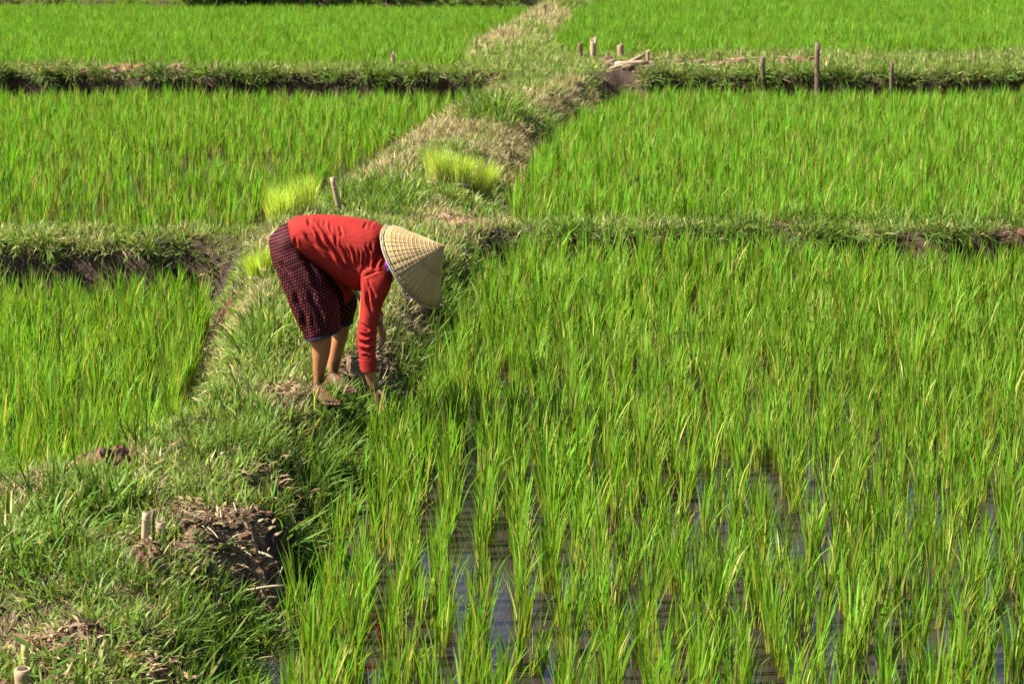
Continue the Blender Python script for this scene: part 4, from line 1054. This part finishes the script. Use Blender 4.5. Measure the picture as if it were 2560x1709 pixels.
def foot(ankle, yaw, L=0.225):
    a = Vector(ankle); f = Vector((math.cos(yaw), math.sin(yaw), 0)); s = Vector((-math.sin(yaw), math.cos(yaw), 0)); P = []
    g_ = 0.0
    def pt(t, side, z): return Vector((a.x, a.y, 0)) + f * (t * L) + s * side + Vector((0, 0, g_ + z))
    st_ = []
    for t, hw, zt in ((-.20, .018, .035), (-.14, .030, .060), (0.02, .034, .082), (.22, .036, .070), (.45, .042, .048), (.62, .046, .034), (.70, .044, .026)):
        st_.append((tuple(pt(t, 0, zt)), tuple(pt(t, 0, 0.002)), hw))
    P.append(loft(st_, 18, 3, 2.4))
    for i, (sd, ln, r) in enumerate(((.032, .13, .0125), (.014, .12, .009), (-.002, .10, .0085), (-.017, .08, .008), (-.031, .055, .0078))):
        b0 = pt(.66, sd, .013); b1 = pt(.66 + ln, sd * 1.05, .015); b2 = pt(.66 + ln * 1.7, sd * 1.05, .009)
        P.append(rod([b0, b1, b2], [r, r, r * .8], 8, 3)); P.append(ball(tuple(b2), (r * .8,) * 3, 8))
    return P

pieces = [loft(BODY_TORSO), loft(LEG_NEAR, 24), loft(LEG_FAR, 24), loft(FOREARM_NEAR, 20), loft(FOREARM_FAR, 20)]
pieces.append(rod([(0.27, -.10, .64), (0.24, -.17, .46), tuple((np.array(FOREARM_NEAR[0][0]) + np.array(FOREARM_NEAR[0][1])) / 2)], [.05, .042, .036]))
pieces.append(rod([(0.29, .12, .72), (0.24, .22, .58), tuple((np.array(FOREARM_FAR[0][0]) + np.array(FOREARM_FAR[0][1])) / 2)], [.05, .04, .034]))
pieces.append(ell(hp(0, 0, .012), .074, .092, .096, 24))
pieces.append(ell(hp(0, .022, -.055), .054, .060, .062, 20))            # jaw
pieces.append(ell(hp(0, .062, -.098), .020, .018, .018, 14))            # chin
pieces.append(rod([hp(0, .086, .012), hp(0, .096, -.012), hp(0, .108, -.030), hp(0, .094, -.038)], [.008, .010, .014, .010], 12, 3))   # nose
for sgn in (1, -1):
    pieces.append(ell(hp(sgn * .076, -.008, -.010), .010, .020, .032, 12))     # ears
    pieces.append(ell(hp(sgn * .040, .066, -.026), .024, .018, .020, 12))      # cheeks
    pieces.append(ell(hp(sgn * .032, .080, .022), .022, .010, .007, 12))       # brows
wn = (np.array(FOREARM_NEAR[-1][0]) + np.array(FOREARM_NEAR[-1][1])) / 2; wf = (np.array(FOREARM_FAR[-1][0]) + np.array(FOREARM_FAR[-1][1])) / 2
pieces += hand(wn, (.35, -.10, -.93), (-.5, -.8, -.1), -1, .45, .95)
pieces += hand(wf, (.30, -.25, -.92), (-.8, -.3, -.2), -1, .35, .95)
pieces += foot((HEEL_NEAR[0] + .0, HEEL_NEAR[1], 0), R(-62)); pieces += foot((HEEL_FAR[0], HEEL_FAR[1], 0), R(-58))
person = link('person', fuse('person', pieces, .0038, 3, M_skin), loc=PO)
person.location.z = 0.0
tag(person, 'barefoot person in red shirt and conical straw hat bending over the edge of the bund', 'person')

def child(name, me, parent=person, label=None):
    o = link(name, me, parent)
    if label: o['label'] = label
    return o
# shirt
sm = fuse('shirt', [loft(SHIRT_TORSO, 40, 5, 2.25), loft(SLEEVE_NEAR, 24, 5, 2.2), loft(SLEEVE_FAR, 24), ball((0.29, -.085, .665), (.085, .075, .085)), ball((0.29, .14, .70), (.08, .08, .08))], .0036, 7, M_shirt)
wrinkle(sm, FOLDS, .012, .0062, 0.0004)
shirt = child('shirt', sm)
def cuff(st_, name='cuff'):
    me = fuse(name, [loft(st_, 24, 4, 2.4)], .003, 2, M_shirt); return me
child('cuff', cuff(CUFF_NEAR), shirt)
def ribbon(path, widths, thick, wv=(0, 1, 0)):
    """strip of cloth with thickness along a path"""
    st_ = []
    for p, w in zip(path, widths):
        a = Vector(wv).normalized() * w; st_.append((tuple(Vector(p) + a), tuple(Vector(p) - a), thick))
    return loft(st_, 14, 4, 3.0)
from mathutils.bvhtree import BVHTree
sc_, _ = vn(sm); bv = BVHTree.FromPolygons([tuple(p) for p in sc_], [tuple(p.vertices) for p in sm.polygons])
def seam(line, r, nm):
    pts_ = []
    for (a, b), (c, d) in zip(line, line[1:]):
        for q in range(8):
            k = q / 8; h_ = bv.ray_cast(Vector((a + (c - a) * k, -1, b + (d - b) * k)), Vector((0, 1, 0)))
            if h_[0] is not None: pts_.append(h_[0] + Vector((0, -.0006, 0)))
    v, f = tube(pts_, [r] * len(pts_), 6); child(nm, mesh_np(nm, v, f, M_shirt, True), shirt)
seam([(.215, .585), (.217, .63), (.226, .658), (.252, .676), (.279, .683), (.303, .686), (.325, .70)], .0024, 'shoulder_seam')
seam([(-.157, .90), (-.149, .873), (-.141, .834), (-.118, .808), (-.076, .772), (-.03, .735)], .0032, 'shirt_hem')
child('shirt_tail', fuse('shirt_tail', [ribbon([(0.02, .0, .70), (0.09, .03, .62), (0.125, .05, .545), (0.128, .055, .475)], [.11, .10, .07, .05], .007, (.35, 1, 0))], .004, 2, M_shirt), shirt)
# dotted knee-length shorts
pm = fuse('shorts', [loft(PELVIS, 36, 5), loft(THIGH_NEAR, 36, 5, 2.2), loft(THIGH_FAR, 36, 5, 2.2)], .005, 5, M_dots)
wrinkle(pm, PANT_FOLDS, .016, .011, .001)
c_, n_ = vn(pm)
ax0 = np.array([-.19, -.10, .86]); ax1 = np.array([.005, -.13, .36]); axd = (ax1 - ax0) / np.linalg.norm(ax1 - ax0)
rel = c_ - ax0 - np.array([0, .25, 0]) * (c_[:, 1:2] > .0); vv = rel @ axd
perp = rel - vv[:, None] * axd; e1 = np.cross(axd, [0, 1, 0]); e1 /= np.linalg.norm(e1); e2 = np.cross(axd, e1)
uu = np.arctan2(perp @ e1, perp @ e2) * .118
a_ = pm.attributes.new('cloth_uv', 'FLOAT_VECTOR', 'POINT'); a_.data.foreach_set('vector', np.stack([uu, vv, vv * 0], 1).astype(np.float32).ravel())
shorts = child('shorts', pm)
def hem_ring(st_, mat):
    T, Bt, b = (np.array(st_[0]), np.array(st_[1]), st_[2]); c0 = (T + Bt) / 2; rv = (T - Bt) / 2; down = np.cross(rv, [0, 1, 0]); down /= np.linalg.norm(down)
    if down[2] > 0: down = -down
    s2 = [(tuple(c0 + rv * k + down * z), tuple(c0 - rv * k + down * z), b * k) for k, z in ((1.0, -.006), (1.02, -.002), (1.02, .004), (1.0, .007))]
    return loft(s2, 36, 3, 2.2)
for nm, S_ in (('hem_piping', THIGH_NEAR), ('hem_piping', THIGH_FAR)):
    v, f = hem_ring(S_[-1], M_navy); child(nm, mesh_np(nm, v, f, M_navy, True), shorts)
# strap and neck cloth
v, f = ribbon([(.10, .04, .62), (.14, .06, .56), (.175, .06, .51), (.20, .06, .46)], [.010, .010, .010, .008], .003, (.8, .3, .5))
child('strap', mesh_np('strap', v, f, M_straw, True))
sc0 = Vector(SCARF)
v, f = rod([sc0 + Vector((-.02, .03, -.012)), sc0 + Vector((.0, .0, .004)), sc0 + Vector((.02, .03, .03)), sc0 + Vector((.03, .10, .05))], [.016, .022, .024, .02], 12, 4)
scarf = child('neck_cloth', mesh_np('neck_cloth', v, f, M_purple, True), label='purple and blue cloth knotted at the neck')
v, f = rod([sc0 + Vector((-.012, -.004, -.022)), sc0 + Vector((.012, -.012, -.014)), sc0 + Vector((.034, .01, -.01))], [.012, .019, .016], 12, 4)
child('blue_fold', mesh_np('blue_fold', v, f, M_blue, True), scarf)
# hair, eyes, mouth
hv, hf = ell(hp(0, -.012, .022), .079, .090, .094, 24)
hair = child('hair', fuse('hair', [(hv, hf), ell(hp(0, -.085, -.02), .03, .026, .03)], .005, 2, M_hair))
hair_c, _ = vn(hair.data)
for sgn in (1, -1):
    v, f = ell(hp(sgn * .031, .081, .006), .012, .010, .007, 12); child('eye', mesh_np('eye', v, f, M_eye, True))
v, f = ell(hp(0, .082, -.066), .021, .008, .007, 12); child('lips', mesh_np('lips', v, f, M_lip, True))

# conical hat: leaf strips sewn over hoops
def hat_mat(name, c1, c2):
    m, n, out = newmat(name)
    tc = N(n, 'ShaderNodeTexCoord'); oi = N(n, 'ShaderNodeObjectInfo')
    mp = N(n, 'ShaderNodeMapping'); mp.inputs['Scale'].default_value = (5, 140, 5); n.links.new(tc.outputs['Object'], mp.inputs[0])
    va = N(n, 'ShaderNodeVectorMath', operation='ADD'); n.links.new(mp.outputs[0], va.inputs[0])
    cx = N(n, 'ShaderNodeCombineXYZ'); n.links.new(math_(n, 'MULTIPLY', oi.outputs['Random'], 50.0), cx.inputs[0]); n.links.new(cx.outputs[0], va.inputs[1])
    nz = N(n, 'ShaderNodeTexNoise'); nz.inputs['Scale'].default_value = 1.0; nz.inputs['Detail'].default_value = 5; n.links.new(va.outputs[0], nz.inputs['Vector'])
    c = mixc(n, c1, c2, nz.outputs[0])
    n3 = N(n, 'ShaderNodeTexNoise'); n3.inputs['Scale'].default_value = 14; n3.inputs['Detail'].default_value = 3; n.links.new(tc.outputs['Object'], n3.inputs['Vector'])
    hs = N(n, 'ShaderNodeHueSaturation'); n.links.new(c, hs.inputs['Color'])
    n.links.new(math_(n, 'MULTIPLY', math_(n, 'MULTIPLY_ADD', oi.outputs['Random'], .24, .86), math_(n, 'MINIMUM', math_(n, 'MULTIPLY_ADD', n3.outputs[0], 3.2, -.25), 1.0)), hs.inputs['Value'])
    pb = N(n, 'ShaderNodeBsdfPrincipled'); n.links.new(hs.outputs[0], pb.inputs['Base Color']); pb.inputs['Roughness'].default_value = .5; pb.inputs['Specular IOR Level'].default_value = .15
    b = N(n, 'ShaderNodeBump'); b.inputs['Strength'].default_value = .35; b.inputs['Distance'].default_value = .002
    n.links.new(nz.outputs[0], b.inputs['Height']); n.links.new(b.outputs[0], pb.inputs['Normal'])
    tr = N(n, 'ShaderNodeBsdfTranslucent'); n.links.new(hs.outputs[0], tr.inputs[0])
    mx = N(n, 'ShaderNodeMixShader'); mx.inputs[0].default_value = .12; n.links.new(pb.outputs[0], mx.inputs[1]); n.links.new(tr.outputs[0], mx.inputs[2])
    n.links.new(mx.outputs[0], out.inputs[0])
    return m
M_hat = hat_mat('palm_leaf', (0.29, 0.180, 0.070), (0.45, 0.305, 0.140))
M_thread = simple_mat('pale_thread', (0.50, 0.42, 0.27), (0.62, 0.54, 0.37), 10, .6, 0)
M_rim = simple_mat('rim_binding', (0.310, 0.198, 0.124), (0.384, 0.260, 0.174), 30, .6, .2)
HR, HH, NS = 0.243, 0.212, 44
hat = bpy.data.objects.new('conical_hat', None); C.objects.link(hat); hat.parent = person; hat.location = RIM
hat.empty_display_size = .1
hat.rotation_euler = AX.to_track_quat('Z', 'Y').to_euler()
hat['label'] = 'pointed conical hat of pale palm leaf with stitched hoops'
# one strip, reused: a slightly overlapping tapered wedge with a raised edge, thickness included
def strip_mesh(seed):
    r = random.Random(seed); half = math.pi / NS * 1.10; vs, fs = [], []; rows, colsn = 7, 4
    for layer in (0, 1):
        for i in range(rows):
            t = i / (rows - 1); rad = HR * (1 - t * .985); zz = HH * t
            for j in range(colsn):
                s = j / (colsn - 1) * 2 - 1; a = s * half
                lift = (.0007 * s + .0003 * (1 - s * s) + .0012 * r.uniform(-1, 1) * (1 - t)) - layer * .0022
                rr_ = rad + lift * .75; vs.append((rr_ * math.cos(a), rr_ * math.sin(a), zz + lift * .65))
    m = rows * colsn
    for i in range(rows - 1):
        for j in range(colsn - 1):
            a = i * colsn + j; fs.append((a, a + 1, a + colsn + 1, a + colsn)); fs.append((m + a, m + a + colsn, m + a + colsn + 1, m + a + 1))
    for i in range(rows - 1):
        a = i * colsn; fs.append((a, a + colsn, m + a + colsn, m + a)); a += colsn - 1; fs.append((a, m + a, m + a + colsn, a + colsn))
    for j in range(colsn - 1):
        fs.append((j, m + j, m + j + 1, j + 1))
    return mesh_np('leaf_strip', vs, fs, M_hat, True)
SM = [strip_mesh(i) for i in range(5)]
for i in range(NS):
    o = link('leaf_strip', SM[(i * 3) % 5], hat); o.rotation_euler = (0, 0, 2 * math.pi * (i + .22 * math.sin(i * 12.9)) / NS)
def ring_pts(rad, z, a0, a1, n): return [(rad * math.cos(a0 + (a1 - a0) * k / n), rad * math.sin(a0 + (a1 - a0) * k / n), z) for k in range(n + 1)]
v, f = tube(ring_pts(HR + .002, -.002, 0, 2 * math.pi, 72), [.0042] * 73, 8, False); link('rim', mesh_np('rim', v, f, M_rim, True), hat)
v, f = tube(ring_pts(HR + .0015, .007, 0, 2 * math.pi, 72), [.0022] * 73, 6, False)
link('rim_thread', mesh_np('rim_thread', v, f, simple_mat('green_thread', (0.10, 0.14, 0.09), (0.16, 0.2, 0.13), 20, .7, 0), True), hat)
# which way round the lit upper side lies, in the hat's own frame
rot_inv = hat.rotation_euler.to_matrix().inverted(); upv = rot_inv @ Vector((-.25, -.35, .9)); a_up = math.atan2(upv.y, upv.x)
VV, FF = [], []
for k in range(1, 14):
    t = k / 14.5; rad = HR * (1 - t * .985) + .0032; z = HH * t + .0028
    v, f = tube(ring_pts(rad, z, a_up - 1.25 - .03 * k, a_up + 1.25 - .05 * (k % 3), 30), [.0007] * 31, 5, True); o_ = len(VV); VV += v; FF += [tuple(i + o_ for i in q) for q in f]
for k in range(9):
    a = a_up - 1.2 + .28 * k; p0 = Vector((math.cos(a) * (HR + .004), math.sin(a) * (HR + .004), .004)); p1 = Vector((.012 * math.cos(a), .012 * math.sin(a), HH * .96))
    v, f = tube([p0.lerp(p1, q / 5) for q in range(6)], [.0006] * 6, 5, True); o_ = len(VV); VV += v; FF += [tuple(i + o_ for i in q) for q in f]
stc = link('stitching', mesh_np('stitching', VV, FF, M_thread, True), hat); stc['kind'] = 'stuff'
v, f = ball((0, 0, HH * .985), (.006, .006, .006), 12); link('tip_knot', mesh_np('tip_knot', v, f, M_rim, True), hat)
# chin strap from rim to jaw
ck = Vector(CHINKNOT); inv = (Matrix.Translation(Vector(RIM)) @ hat.rotation_euler.to_matrix().to_4x4()).inverted()
p_knot = inv @ ck; p_knot = Vector((p_knot.x, p_knot.y, 0)).normalized() * (HR + .002)
chin = inv @ Vector(hp(0, .07, -.115)); v, f = tube([p_knot, p_knot.lerp(chin, .5) + Vector((0, 0, -.02)), chin], [.004, .0035, .003], 8)
link('chin_strap', mesh_np('chin_strap', v, f, M_purple, True), hat)
v, f = tube([p_knot + Vector((0, 0, -.008)), p_knot + Vector((.006, .004, .004)), p_knot + Vector((.0, .010, .010)), p_knot + Vector((-.006, .004, .004))], [.003] * 4, 8)
link('strap_knot', mesh_np('strap_knot', v, f, M_thread, True), hat)
